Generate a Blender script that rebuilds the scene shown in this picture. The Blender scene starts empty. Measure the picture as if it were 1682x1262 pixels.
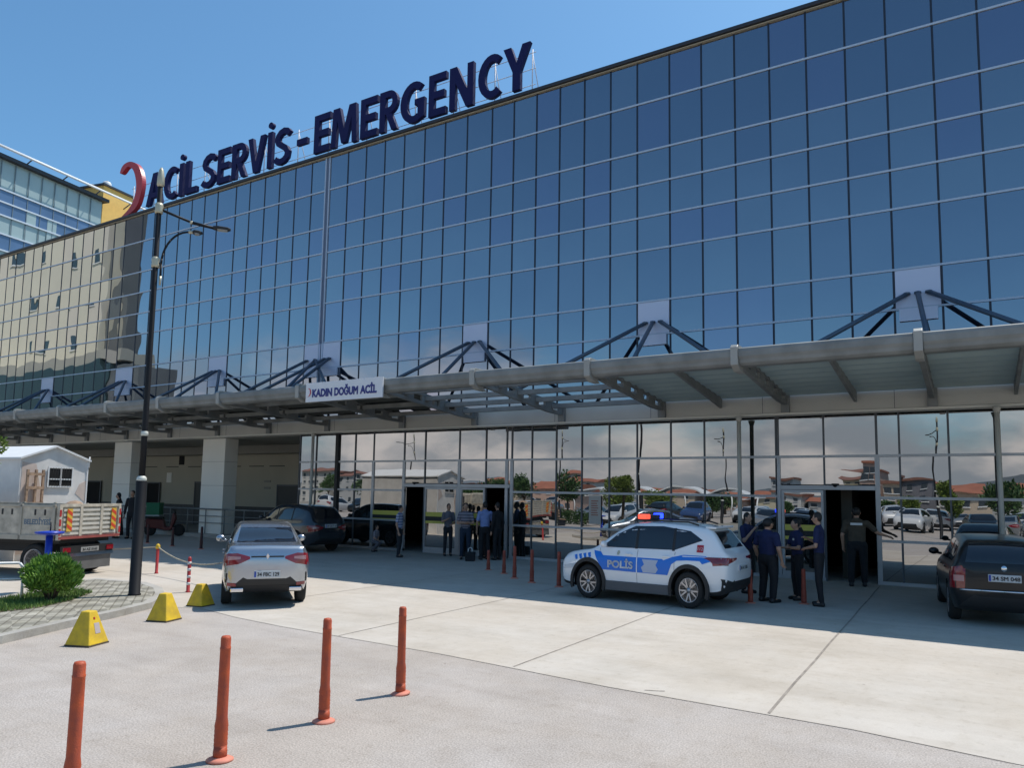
import bpy, bmesh, math, random
from mathutils import Vector, Matrix
from mathutils.bvhtree import BVHTree
random.seed(7)
S = bpy.context.scene
COL = S.collection
# ------------------------------------------------------------------ camera
cam_d = bpy.data.cameras.new('camera'); cam = bpy.data.objects.new('camera', cam_d); COL.objects.link(cam)
cam_d.sensor_fit = 'HORIZONTAL'; cam_d.sensor_width = 36.0; cam_d.lens = 26.296
cam_d.shift_y = 0.0351; cam_d.clip_end = 3000; cam_d.clip_start = 0.1
Rm = Matrix(((0.8504552169778525, 0.03741268367762763, 0.5247153657128706),
             (0.5257937378012117, -0.09143135328194069, -0.8456838965748749),
             (0.016336131861136822, 0.995108335176161, -0.09742962618600577)))
cam.matrix_world = Matrix.Translation((0, -19.226, 1.95)) @ Rm.to_4x4()
S.camera = cam
# ------------------------------------------------------------------ light
SUNV = Vector((0.22, 0.47, 1.0)).normalized()          # towards the sun: it stands behind the hospital
sl = bpy.data.lights.new('sun', 'SUN'); sl.energy = 4.6; sl.angle = math.radians(0.53); sl.color = (1.0, 0.955, 0.89)
sun = bpy.data.objects.new('sun', sl); COL.objects.link(sun)
sun.rotation_euler = SUNV.to_track_quat('Z', 'Y').to_euler(); sun.location = (0, 0, 40)
W = bpy.data.worlds.new('World'); S.world = W; W.use_nodes = True
wn = W.node_tree.nodes; wl = W.node_tree.links; wn.clear()
wo = wn.new('ShaderNodeOutputWorld'); bg = wn.new('ShaderNodeBackground'); bg.inputs['Strength'].default_value = 0.125
sky = wn.new('ShaderNodeTexSky'); sky.sky_type = 'NISHITA'; sky.sun_disc = False
sky.sun_elevation = math.asin(SUNV.z); sky.sun_rotation = math.atan2(SUNV.x, SUNV.y)
sky.altitude = 0; sky.air_density = 1.0; sky.dust_density = 0.9; sky.ozone_density = 3.0
# fair-weather clouds low over the town on the side away from the hospital (real part of the sky)
tc = wn.new('ShaderNodeTexCoord'); sep = wn.new('ShaderNodeSeparateXYZ'); wl.new(tc.outputs['Generated'], sep.inputs[0])
mp = wn.new('ShaderNodeMapping'); mp.inputs['Scale'].default_value = (1, 1, 2.6); wl.new(tc.outputs['Generated'], mp.inputs[0])
nz = wn.new('ShaderNodeTexNoise'); nz.inputs['Scale'].default_value = 4.2; nz.inputs['Detail'].default_value = 8; nz.inputs['Roughness'].default_value = 0.55
wl.new(mp.outputs[0], nz.inputs['Vector'])
def wramp(src, pts):
    r = wn.new('ShaderNodeMapRange'); r.interpolation_type = 'SMOOTHSTEP'
    r.inputs['From Min'].default_value, r.inputs['From Max'].default_value, r.inputs['To Min'].default_value, r.inputs['To Max'].default_value = pts
    wl.new(src, r.inputs['Value']); return r.outputs[0]
def wmul(a, b):
    m = wn.new('ShaderNodeMath'); m.operation = 'MULTIPLY'; wl.new(a, m.inputs[0]); wl.new(b, m.inputs[1]); return m.outputs[0]
def wmath(op, a, b):
    m = wn.new('ShaderNodeMath'); m.operation = op
    for k, v in ((0, a), (1, b)):
        if isinstance(v, float): m.inputs[k].default_value = v
        else: wl.new(v, m.inputs[k])
    return m.outputs[0]
puff = wramp(nz.outputs['Fac'], (0.46, 0.62, 0, 1))
low = wramp(sep.outputs['Z'], (0.05, 0.19, 1, 0))
back = wramp(sep.outputs['Y'], (-0.10, -0.45, 0, 1))
bank = wramp(wmath('SUBTRACT', sep.outputs['Z'], wmath('MULTIPLY', nz.outputs['Fac'], 0.30)), (-0.10, 0.05, 1, 0))
fac = wmul(wmath('MAXIMUM', wmul(puff, low), bank), back)
ccol = wn.new('ShaderNodeMixRGB'); ccol.inputs['Color1'].default_value = (3.6, 4.1, 4.7, 1); ccol.inputs['Color2'].default_value = (8.8, 8.3, 8.1, 1)
shade = wn.new('ShaderNodeTexNoise'); shade.inputs['Scale'].default_value = 6; shade.inputs['Detail'].default_value = 7
wl.new(mp.outputs[0], shade.inputs['Vector']); wl.new(wramp(shade.outputs['Fac'], (0.42, 0.68, 0, 1)), ccol.inputs['Fac'])
tint = wn.new('ShaderNodeMixRGB'); tint.blend_type = 'MULTIPLY'; tint.inputs['Fac'].default_value = 1; tint.inputs['Color2'].default_value = (0.84, 1.22, 1.31, 1); wl.new(sky.outputs[0], tint.inputs['Color1'])
mixc = wn.new('ShaderNodeMixRGB'); wl.new(fac, mixc.inputs['Fac']); wl.new(tint.outputs[0], mixc.inputs['Color1']); wl.new(ccol.outputs[0], mixc.inputs['Color2'])
wl.new(mixc.outputs[0], bg.inputs['Color']); wl.new(bg.outputs[0], wo.inputs['Surface'])
S.view_settings.view_transform = 'Standard'; S.view_settings.look = 'None'; S.view_settings.gamma = 1; S.view_settings.exposure = 0.0
S.cycles.max_bounces = 8; S.cycles.glossy_bounces = 5; S.cycles.caustics_reflective = False; S.cycles.caustics_refractive = False
# ------------------------------------------------------------------ helpers
def mat(name, col, rough=0.6, metal=0.0, var=0.0, scale=3.0, bump=0.0, bscale=None, spec=0.5, coat=0.0, emit=None, col2=None, detail=5, estr=1.0):
    m = bpy.data.materials.new(name); m.use_nodes = True; n = m.node_tree.nodes; l = m.node_tree.links
    b = n['Principled BSDF']; b.inputs['Roughness'].default_value = rough; b.inputs['Metallic'].default_value = metal
    b.inputs['Specular IOR Level'].default_value = spec; b.inputs['Coat Weight'].default_value = coat; b.inputs['Coat Roughness'].default_value = 0.04
    c = (*col, 1); b.inputs['Base Color'].default_value = c
    if emit: b.inputs['Emission Color'].default_value = (*emit, 1); b.inputs['Emission Strength'].default_value = estr
    if var or bump or col2:
        t = n.new('ShaderNodeTexCoord'); z = n.new('ShaderNodeTexNoise'); z.inputs['Scale'].default_value = scale; z.inputs['Detail'].default_value = detail
        l.new(t.outputs['Object'], z.inputs['Vector'])
        if var or col2:
            r = n.new('ShaderNodeValToRGB'); r.color_ramp.elements[0].position = 0.3; r.color_ramp.elements[1].position = 0.7
            a = col2 if col2 else tuple(x * (1 - var) for x in col); d = col if col2 else tuple(min(1, x * (1 + var)) for x in col)
            r.color_ramp.elements[0].color = (*a, 1); r.color_ramp.elements[1].color = (*d, 1)
            l.new(z.outputs['Fac'], r.inputs['Fac']); l.new(r.outputs['Color'], b.inputs['Base Color'])
        if bump:
            z2 = n.new('ShaderNodeTexNoise'); z2.inputs['Scale'].default_value = bscale or scale * 8; z2.inputs['Detail'].default_value = 4
            l.new(t.outputs['Object'], z2.inputs['Vector'])
            bp = n.new('ShaderNodeBump'); bp.inputs['Strength'].default_value = bump; bp.inputs['Distance'].default_value = 0.02
            l.new(z2.outputs['Fac'], bp.inputs['Height']); l.new(bp.outputs['Normal'], b.inputs['Normal'])
    return m
class MB:
    def __init__(s): s.b = bmesh.new()
    def box(s, x0, x1, y0, y1, z0, z1, M=None, mi=0):
        v = [s.b.verts.new((x, y, z)) for z in (z0, z1) for y in (y0, y1) for x in (x0, x1)]
        if M is not None:
            for q in v: q.co = M @ q.co
        for f in ((0, 2, 3, 1), (4, 5, 7, 6), (0, 1, 5, 4), (2, 6, 7, 3), (0, 4, 6, 2), (1, 3, 7, 5)):
            s.b.faces.new([v[i] for i in f]).material_index = mi
        return s
    def obox(s, c, sx, sy, sz, rz=0, mi=0):
        return s.box(-sx/2, sx/2, -sy/2, sy/2, 0, sz, Matrix.Translation(c) @ Matrix.Rotation(rz, 4, 'Z'), mi)
    def tube(s, p0, p1, r0, r1=None, n=10, cap=True, mi=0, smooth=True):
        r1 = r0 if r1 is None else r1; p0 = Vector(p0); p1 = Vector(p1); d = p1 - p0
        q = d.to_track_quat('Z', 'Y'); rings = []
        for p, r in ((p0, r0), (p1, r1)):
            rings.append([s.b.verts.new(p + q @ Vector((r*math.cos(a), r*math.sin(a), 0))) for a in [2*math.pi*i/n for i in range(n)]])
        for i in range(n):
            f = s.b.faces.new((rings[0][i], rings[0][(i+1) % n], rings[1][(i+1) % n], rings[1][i])); f.smooth = smooth; f.material_index = mi
        if cap:
            s.b.faces.new(rings[0][::-1]).material_index = mi; s.b.faces.new(rings[1]).material_index = mi
        return s
    def path(s, pts, r, n=8):
        for a, b in zip(pts, pts[1:]): s.tube(a, b, r, n=n)
        return s
    def lathe(s, prof, c=(0, 0, 0), n=20, M=None, mi=0):
        rings = []; c = Vector(c)
        for r, z in prof:
            ring = []
            for i in range(n):
                p = Vector((r*math.cos(2*math.pi*i/n), r*math.sin(2*math.pi*i/n), z))
                ring.append(s.b.verts.new(c + (M @ p if M else p)))
            rings.append(ring)
        for a, b in zip(rings, rings[1:]):
            for i in range(n):
                f = s.b.faces.new((a[i], a[(i+1) % n], b[(i+1) % n], b[i])); f.smooth = True; f.material_index = mi
        for rr, rev in ((rings[0], True), (rings[-1], False)):
            try: s.b.faces.new(rr[::-1] if rev else rr).material_index = mi
            except ValueError: pass
        return s
    def prism(s, pts, f, mi=0):      # pts: 2D outline; f(u, v, k) -> 3D for k = 0 / 1
        a = [s.b.verts.new(f(u, v, 0)) for u, v in pts]; b = [s.b.verts.new(f(u, v, 1)) for u, v in pts]
        s.b.faces.new(a[::-1]).material_index = mi; s.b.faces.new(b).material_index = mi
        for i in range(len(a)):
            j = (i+1) % len(a); s.b.faces.new((a[i], a[j], b[j], b[i])).material_index = mi
        return s
    def quad(s, *p, mi=0):
        f = s.b.faces.new([s.b.verts.new(q) for q in p]); f.material_index = mi; return s
    def ell(s, c, rx, ry, rz, n=10, M=None):
        mm = Matrix.Translation(c) @ (M or Matrix.Identity(4)) @ Matrix.Diagonal((rx, ry, rz, 1))
        r = bmesh.ops.create_uvsphere(s.b, u_segments=n, v_segments=max(6, n*2//3), radius=1, matrix=mm)
        for v in r['verts']:
            for f in v.link_faces: f.smooth = True
        return s
    def build(s, name, m, parent=None, bevel=0.0, fix=True, smooth=False):
        if fix: bmesh.ops.recalc_face_normals(s.b, faces=s.b.faces)
        if smooth:
            for f in s.b.faces: f.smooth = True
        me = bpy.data.meshes.new(name); s.b.to_mesh(me); s.b.free()
        for x in (m if isinstance(m, (list, tuple)) else [m]): me.materials.append(x)
        o = bpy.data.objects.new(name, me); COL.objects.link(o)
        if parent: o.parent = parent
        if bevel:
            bv = o.modifiers.new('bevel', 'BEVEL'); bv.width = bevel; bv.segments = 2; bv.limit_method = 'ANGLE'; bv.angle_limit = 0.6
        return o
def tag(o, label=None, cat=None, group=None, kind=None):
    if label: o['label'] = label
    if cat: o['category'] = cat
    if group: o['group'] = group
    if kind: o['kind'] = kind
    return o
def thing(name, label, cat, loc=(0, 0, 0), rz=0, group=None, scale=(1, 1, 1)):
    o = bpy.data.objects.new(name, None); COL.objects.link(o); o.location = loc; o.rotation_euler = (0, 0, rz); o.scale = scale
    o.empty_display_size = 0.3
    return tag(o, label, cat, group)
def copy_tree(o, parent=None):
    c = o.copy(); COL.objects.link(c); c.parent = parent
    for ch in [x for x in bpy.data.objects if x.parent == o]: copy_tree(ch, c)
    return c
def place(root, loc, rz=0.0, label=None, group=None, scale=None):
    root.location = loc; root.rotation_euler = (0, 0, rz)
    if label: root['label'] = label
    if group: root['group'] = group
    if scale: root.scale = scale
    return root
def evaluated(o):
    dg = bpy.context.evaluated_depsgraph_get(); dg.update()
    return bpy.data.meshes.new_from_object(o.evaluated_get(dg))
def text_bm(body, offset=0.02, ext=0.05, shear=0.0):
    c = bpy.data.curves.new('t', 'FONT'); c.body = body; c.size = 1; c.extrude = ext; c.bevel_depth = offset; c.bevel_resolution = 0
    o = bpy.data.objects.new('t', c); COL.objects.link(o); me = evaluated(o)
    bpy.data.objects.remove(o); bpy.data.curves.remove(c)
    b = bmesh.new(); b.from_mesh(me); bpy.data.meshes.remove(me); return b
def fit_text(body, x0, x1, z0, z1, f, offset=0.02, depth=0.02, capref=None):
    """text stretched into the rectangle x0..x1, z0..z1 and mapped by f(x, d, z); accents may stand above z1"""
    b = text_bm(body, offset, 0.5)
    xs = [v.co.x for v in b.verts]; a, e = min(xs), max(xs)
    ys = [v.co.y for v in b.verts]; lo = 0.0 - offset if body not in '-' else min(ys); hi = 0.729 + offset if body not in '-' else max(ys)
    for v in b.verts:
        v.co = Vector(f(x0 + (v.co.x-a)/(e-a)*(x1-x0), (v.co.z+0.5)*depth, z0 + (v.co.y-lo)/(hi-lo)*(z1-z0)))
    m = MB(); m.b.free(); m.b = b; return m
# ------------------------------------------------------------------ materials
def ground_mat(name, ca, cb, speck, scale, stain, bump=0.25, spk_scale=160):
    m = bpy.data.materials.new(name); m.use_nodes = True; n = m.node_tree.nodes; l = m.node_tree.links; b = n['Principled BSDF']
    b.inputs['Roughness'].default_value = 0.9; b.inputs['Specular IOR Level'].default_value = 0.25
    t = n.new('ShaderNodeTexCoord')
    def noise(sc, d=6, r=0.6):
        z = n.new('ShaderNodeTexNoise'); z.inputs['Scale'].default_value = sc; z.inputs['Detail'].default_value = d; z.inputs['Roughness'].default_value = r
        l.new(t.outputs['Object'], z.inputs['Vector']); return z.outputs['Fac']
    def ramp(src, p0, c0, p1, c1):
        r = n.new('ShaderNodeValToRGB'); e = r.color_ramp.elements; e[0].position = p0; e[1].position = p1; e[0].color = (*c0, 1); e[1].color = (*c1, 1)
        l.new(src, r.inputs['Fac']); return r.outputs['Color']
    def mul(a, c, f=1.0):
        x = n.new('ShaderNodeMixRGB'); x.blend_type = 'MULTIPLY'; x.inputs['Fac'].default_value = f; l.new(a, x.inputs['Color1']); l.new(c, x.inputs['Color2']); return x.outputs[0]
    base = ramp(noise(scale, 7, 0.65), 0.32, ca, 0.7, cb)
    base = mul(base, ramp(noise(spk_scale, 2, 0.5), 0.35, (1-speck,)*3, 0.65, (1+speck*0.3,)*3))
    base = mul(base, ramp(noise(0.7, 8, 0.7), 0.30, stain, 0.52, (1, 1, 1)))
    base = mul(base, ramp(noise(9, 5, 0.7), 0.28, (0.86, 0.85, 0.83), 0.45, (1, 1, 1)))
    base = mul(base, ramp(noise(0.28, 6, 0.75), 0.42, (0.94, 0.915, 0.88), 0.60, (1, 1, 1)))
    st = n.new('ShaderNodeMapping'); st.inputs['Scale'].default_value = (0.35, 3.2, 1); st.inputs['Rotation'].default_value = (0, 0, 0.12); l.new(t.outputs['Object'], st.inputs[0])
    sn = n.new('ShaderNodeTexNoise'); sn.inputs['Scale'].default_value = 1.0; sn.inputs['Detail'].default_value = 7; sn.inputs['Roughness'].default_value = 0.6; sn.inputs['Distortion'].default_value = 0.6; l.new(st.outputs[0], sn.inputs['Vector'])
    base = mul(base, ramp(sn.outputs['Fac'], 0.34, (0.94, 0.935, 0.93), 0.52, (1, 1, 1)))
    spots = n.new('ShaderNodeTexVoronoi'); spots.inputs['Scale'].default_value = 1.6; l.new(t.outputs['Object'], spots.inputs['Vector'])
    base = mul(base, ramp(spots.outputs['Distance'], 0.018, (0.62, 0.60, 0.58), 0.035, (1, 1, 1)))
    l.new(base, b.inputs['Base Color'])
    bp = n.new('ShaderNodeBump'); bp.inputs['Strength'].default_value = bump; bp.inputs['Distance'].default_value = 0.01
    l.new(noise(spk_scale*0.7, 3, 0.6), bp.inputs['Height']); l.new(bp.outputs['Normal'], b.inputs['Normal'])
    return m
M_asph = ground_mat('worn_asphalt', (0.44, 0.395, 0.36), (0.51, 0.46, 0.42), 0.30, 1.3, (0.88, 0.87, 0.86), 0.5, 70)
M_conc = ground_mat('pale_concrete', (0.505, 0.46, 0.405), (0.57, 0.52, 0.46), 0.06, 0.9, (0.88, 0.87, 0.85), 0.12, 120)
M_far = ground_mat('town_ground', (0.25, 0.24, 0.22), (0.32, 0.30, 0.27), 0.1, 0.05, (0.85, 0.85, 0.83), 0.1, 10)
M_paver = ground_mat('paver_stone', (0.40, 0.385, 0.345), (0.52, 0.50, 0.44), 0.12, 2.4, (0.78, 0.77, 0.73), 0.3, 90)
M_pavedark = ground_mat('paver_dark', (0.27, 0.265, 0.245), (0.33, 0.32, 0.30), 0.12, 2.4, (0.85, 0.85, 0.82), 0.3, 90)
M_kerb = ground_mat('kerb_stone', (0.40, 0.385, 0.36), (0.50, 0.48, 0.44), 0.12, 3, (0.75, 0.73, 0.70), 0.3, 90)
M_soil = mat('dry_soil', (0.16, 0.13, 0.09), 0.95, var=0.3, scale=8, bump=0.4)
M_joint = mat('joint_filler', (0.27, 0.235, 0.20), 0.9, var=0.3, scale=5)
def glass_mat(name, tint, base, rough=0.006, warp=0.02, wscale=0.35):
    m = bpy.data.materials.new(name); m.use_nodes = True; n = m.node_tree.nodes; l = m.node_tree.links
    out = n['Material Output']; n.remove(n['Principled BSDF'])
    g = n.new('ShaderNodeBsdfGlossy'); g.inputs['Roughness'].default_value = rough; g.inputs['Color'].default_value = (*tint, 1)
    d = n.new('ShaderNodeBsdfDiffuse'); d.inputs['Color'].default_value = (*base, 1)
    a = n.new('ShaderNodeAddShader'); l.new(g.outputs[0], a.inputs[0]); l.new(d.outputs[0], a.inputs[1]); l.new(a.outputs[0], out.inputs['Surface'])
    lw = n.new('ShaderNodeLayerWeight'); lw.inputs['Blend'].default_value = 0.5; pw = n.new('ShaderNodeMath'); pw.operation = 'POWER'; pw.inputs[1].default_value = 2.2
    l.new(lw.outputs['Facing'], pw.inputs[0]); tm = n.new('ShaderNodeMixRGB'); tm.inputs['Color1'].default_value = (*tint, 1); tm.inputs['Color2'].default_value = (0.92, 0.90, 0.90, 1)
    l.new(pw.outputs[0], tm.inputs['Fac']); l.new(tm.outputs[0], g.inputs['Color'])
    t = n.new('ShaderNodeTexCoord'); z = n.new('ShaderNodeTexNoise'); z.inputs['Scale'].default_value = wscale; z.inputs['Detail'].default_value = 1.5
    l.new(t.outputs['Object'], z.inputs['Vector']); bp = n.new('ShaderNodeBump'); bp.inputs['Strength'].default_value = 1.0; bp.inputs['Distance'].default_value = warp
    l.new(z.outputs['Fac'], bp.inputs['Height']); l.new(bp.outputs['Normal'], g.inputs['Normal'])
    return m
M_glass = [glass_mat('curtain_glass_a', (0.285, 0.290, 0.325), (0.004, 0.006, 0.010)),
           glass_mat('curtain_glass_b', (0.315, 0.318, 0.345), (0.007, 0.010, 0.014)),
           glass_mat('curtain_glass_c', (0.295, 0.288, 0.345), (0.005, 0.006, 0.011)),
           glass_mat('curtain_glass_blind', (0.29, 0.30, 0.325), (0.020, 0.025, 0.032))]
M_gglass = glass_mat('ground_floor_glass', (0.39, 0.385, 0.38), (0.006, 0.009, 0.010), warp=0.005, wscale=0.7)
M_gask = mat('dark_gasket', (0.014, 0.022, 0.04), 0.5)
M_trans = mat('transom_aluminium', (0.46, 0.55, 0.66), 0.45, 0.1)
M_alu = mat('door_aluminium', (0.42, 0.43, 0.44), 0.4, 0.35, var=0.08, scale=2)
M_aludark = mat('dark_aluminium', (0.10, 0.11, 0.12), 0.45, 0.3)
M_box = mat('bracket_panel', (0.62, 0.66, 0.80), 0.3, coat=0.3)
M_coping = mat('dark_coping', (0.035, 0.037, 0.045), 0.5, 0.2)
M_cream = mat('cream_strip', (0.42, 0.38, 0.29), 0.6)
M_steel = mat('canopy_steel', (0.205, 0.215, 0.21), 0.65, 0.0, var=0.22, scale=2.2, detail=9)
M_steelL = mat('canopy_cap', (0.33, 0.33, 0.31), 0.45, 0.1, var=0.08, scale=2)  # paler than the ribs: sky reflection on their caps is in the colour
M_strut = mat('strut_steel', (0.09, 0.12, 0.16), 0.4, 0.3)
M_sheet = mat('corrugated_sheet', (0.40, 0.45, 0.40), 0.6, 0.0, var=0.15, scale=0.8)
_n = M_sheet.node_tree.nodes; _l = M_sheet.node_tree.links; _t = _n.new('ShaderNodeBsdfTranslucent'); _t.inputs['Color'].default_value = (.42, .50, .44, 1); _m = _n.new('ShaderNodeMixShader'); _m.inputs[0].default_value = .22
_l.new(_n['Principled BSDF'].outputs[0], _m.inputs[1]); _l.new(_t.outputs[0], _m.inputs[2]); _l.new(_m.outputs[0], _n['Material Output'].inputs['Surface'])
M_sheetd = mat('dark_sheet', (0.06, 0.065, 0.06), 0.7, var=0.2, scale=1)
M_fascia = mat('fascia_beam', (0.50, 0.49, 0.44), 0.6, var=0.08, scale=0.9)
M_soff = mat('soffit', (0.32, 0.31, 0.27), 0.8, var=0.06)
M_beige = mat('beige_render', (0.48, 0.45, 0.355), 0.85, var=0.05, scale=0.7)
M_beigec = mat('column_cladding', (0.82, 0.80, 0.72), 0.6, var=0.04, scale=0.8)
M_plinth = mat('granite_plinth', (0.05, 0.052, 0.055), 0.5, var=0.2, scale=6)
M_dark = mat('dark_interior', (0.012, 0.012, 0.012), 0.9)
M_dkdoor = mat('dark_door', (0.035, 0.04, 0.04), 0.5)
M_navy = mat('navy_letter', (0.010, 0.013, 0.075), 0.7, spec=0.2)
M_red = mat('crescent_red', (0.42, 0.02, 0.035), 0.4)
M_white = mat('white_paint', (0.75, 0.75, 0.74), 0.5, var=0.04, scale=2)
M_sign = mat('banner_white', (0.72, 0.73, 0.76), 0.5)
M_black = mat('black_plastic', (0.015, 0.015, 0.016), 0.55)
M_rubber = mat('tyre_rubber', (0.018, 0.018, 0.018), 0.85)
M_rim = mat('alloy_silver', (0.45, 0.45, 0.47), 0.3, 0.85)
M_rimd = mat('rim_dark', (0.03, 0.03, 0.032), 0.4, 0.5)
M_chrome = mat('chrome', (0.75, 0.75, 0.77), 0.15, 1.0)
M_carglass = mat('car_glass', (0.012, 0.015, 0.02), 0.04, spec=0.7, coat=0.4)
M_tail = mat('tail_light', (0.23, 0.006, 0.012), 0.15, coat=1)
M_taild = mat('tail_light_dark', (0.16, 0.008, 0.012), 0.15, coat=1)
M_tailw = mat('lamp_clear', (0.42, 0.20, 0.20), 0.15, coat=1); M_head = mat('head_lamp', (0.62, 0.65, 0.68), 0.12, coat=1)
M_orange = mat('bollard_orange', (0.52, 0.085, 0.022), 0.6, var=0.18, scale=14, bump=0.2, col2=(0.33, 0.06, 0.03), detail=9)
M_orangep = mat('bollard_foot_orange', (0.62, 0.22, 0.15), 0.7, var=0.1, scale=9)
M_yellow = mat('yellow_paint', (0.74, 0.49, 0.02), 0.65, var=0.12, scale=9, bump=0.15, col2=(0.52, 0.34, 0.03), detail=9)
M_pole = mat('black_pole', (0.010, 0.010, 0.012), 0.6, spec=0.3)
M_gold = mat('gold_fitting', (0.50, 0.46, 0.34), 0.4, 0.3)
M_skin = mat('skin', (0.42, 0.24, 0.16), 0.55)
M_hair = mat('hair', (0.012, 0.010, 0.009), 0.6)
M_shoe = mat('shoe', (0.012, 0.012, 0.013), 0.5)
M_lightst = mat('reflective_strip', (0.65, 0.66, 0.66), 0.4)
M_yelband = mat('yellow_band', (0.62, 0.55, 0.10), 0.5)
M_green = mat('green_box', (0.01, 0.16, 0.07), 0.45)
M_blueplas = mat('blue_plastic', (0.015, 0.05, 0.45), 0.35)
M_bark = mat('bark', (0.10, 0.07, 0.045), 0.9, var=0.3, scale=12, bump=0.4)
def leaf_mat(name, a, b):
    m = bpy.data.materials.new(name); m.use_nodes = True; n = m.node_tree.nodes; l = m.node_tree.links; p = n['Principled BSDF']
    p.inputs['Roughness'].default_value = 0.55
    g = n.new('ShaderNodeNewGeometry'); r = n.new('ShaderNodeValToRGB'); r.color_ramp.elements[0].color = (*a, 1); r.color_ramp.elements[1].color = (*b, 1)
    l.new(g.outputs['Random Per Island'], r.inputs['Fac']); l.new(r.outputs['Color'], p.inputs['Base Color'])
    p.inputs['Subsurface Weight'].default_value = 0.0
    return m
M_leaf = leaf_mat('shrub_leaf', (0.05, 0.14, 0.02), (0.22, 0.38, 0.05))
M_leafd = leaf_mat('tree_leaf', (0.03, 0.07, 0.02), (0.09, 0.16, 0.04))
M_leafy = leaf_mat('yellow_green_leaf', (0.08, 0.13, 0.02), (0.20, 0.26, 0.04))
M_grass = leaf_mat('grass_blade', (0.06, 0.13, 0.02), (0.20, 0.30, 0.06))
# ------------------------------------------------------------------ setting
def sheet(name, poly, z, m, kind='structure', thick=0.0):
    b = MB()
    if thick: b.prism(poly, lambda u, v, k: (u, v, z - thick*(1-k)))
    else: b.b.faces.new([b.b.verts.new((x, y, z)) for x, y in poly])
    o = b.build(name, m, fix=bool(thick))
    if not thick:
        o.data.update()
        if o.data.polygons[0].normal.z < 0: o.data.flip_normals()
    return tag(o, kind=kind)
sheet('ground', [(-900, -900), (900, -900), (900, 900), (-900, 900)], -0.02, M_far)
sheet('asphalt_road', [(-80, -60), (60, -60), (60, 3), (-80, 3)], 0.0, M_asph)
slab = [(-80, 4.2), (-80, -13), (-30, -13.2), (-16, -13.4), (-12.6, -13.3), (-11.2, -11.5), (-10.79, -11.33), (-9.6, -11.56), (-8.51, -11.68), (-5.6, -11.8), (-3.25, -12.04), (-0.97, -12.12), (0.14, -12.31), (6, -12.9), (30, -14), (30, 4.2)]
sheet('concrete_forecourt', slab, 0.004, M_conc)
b = MB()
def strip(b, pts, w, z):
    for (x0, y0), (x1, y1) in zip(pts, pts[1:]):
        d = Vector((x1-x0, y1-y0, 0)); n = Vector((-d.y, d.x, 0)).normalized()*w/2
        b.quad((x0+n.x, y0+n.y, z), (x0-n.x, y0-n.y, z), (x1-n.x, y1-n.y, z), (x1+n.x, y1+n.y, z))
for x, w, y1 in ((-1.92, 0.026, -12.05), (-4.75, 0.018, -11.85), (1.2, 0.03, -12.4), (-7.6, 0.015, -11.7), (-10.5, 0.015, -11.3), (4.3, 0.03, -12.7)):
    pts = [(x + (0.25*t if x > -8 else 0) + random.uniform(-.01, .01), -0.3 + (y1+0.3)*t) for t in [i/9 for i in range(10)]]
    strip(b, pts, w, 0.008)
def crack(b, p, ang, n, step, w):
    pts = [p]
    for i in range(n):
        ang += random.uniform(-.5, .5); ang *= 0.98
        pts.append((pts[-1][0]+math.cos(ang)*step, pts[-1][1]+math.sin(ang)*step))
    strip(b, pts, w, 0.008)
o = b.build('expansion_joints', M_joint, fix=False); tag(o, kind='structure')
b = MB()
crack(b, (-2.9, -11.95), .1, 4, .05, .015)
edge = [(x, y) for x, y in slab[6:13]]
strip(b, [(x, y + random.uniform(-.015, .01)) for x, y in edge], 0.004, 0.009)
tag(b.build('ground_cracks', M_joint, fix=False), kind='structure')
# kerbed island with pavers
isl = [(-15.2, -10.55), (-13.9, -10.32), (-12.95, -10.6), (-12.1, -11.1), (-11.39, -11.79), (-11.0, -12.6), (-10.72, -13.4), (-10.25, -14.5), (-9.9, -16), (-9.6, -20), (-9.5, -34), (-14.2, -34), (-14.0, -18), (-13.4, -15), (-13.6, -13.4), (-14.3, -12.2), (-15.0, -11.4)]
def inset(poly, d):
    out = []; n = len(poly)
    area = sum(poly[i][0]*poly[(i+1) % n][1]-poly[(i+1) % n][0]*poly[i][1] for i in range(n)); sg = 1 if area > 0 else -1
    for i in range(n):
        p0, p1, p2 = Vector(poly[i-1]), Vector(poly[i]), Vector(poly[(i+1) % n])
        a = (p1-p0).normalized(); c = (p2-p1).normalized(); na = Vector((-a.y, a.x))*sg; nc = Vector((-c.y, c.x))*sg
        m = (na+nc).normalized(); out.append(tuple(p1 + m*d/max(0.4, m.dot(na))))
    return out
KH = 0.10
b = MB(); inn = inset(isl, 0.15); n = len(isl)
for i in range(n):
    j = (i+1) % n
    for q in ([(*isl[i], 0), (*isl[j], 0), (*isl[j], KH), (*isl[i], KH)], [(*isl[i], KH), (*isl[j], KH), (*inn[j], KH), (*inn[i], KH)]): b.quad(*q)
tag(b.build('kerb', M_kerb, bevel=0.0), kind='structure')
m = M_paver.copy(); m.name = 'paver_pattern'; nn = m.node_tree.nodes; ll = m.node_tree.links; p = nn['Principled BSDF']
t = nn.new('ShaderNodeTexCoord'); mpg = nn.new('ShaderNodeMapping'); mpg.inputs['Rotation'].default_value = (0, 0, 0.62); ll.new(t.outputs['Object'], mpg.inputs[0])
bk = nn.new('ShaderNodeTexBrick'); bk.inputs['Scale'].default_value = 1.0; bk.inputs['Brick Width'].default_value = 0.22; bk.inputs['Row Height'].default_value = 0.13
bk.inputs['Color1'].default_value = (1, 1, 1, 1); bk.inputs['Color2'].default_value = (0.80, 0.80, 0.78, 1); bk.inputs['Mortar'].default_value = (0.55, 0.53, 0.5, 1); bk.inputs['Mortar Size'].default_value = 0.012; bk.inputs['Bias'].default_value = -0.1
ll.new(mpg.outputs[0], bk.inputs['Vector'])
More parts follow.
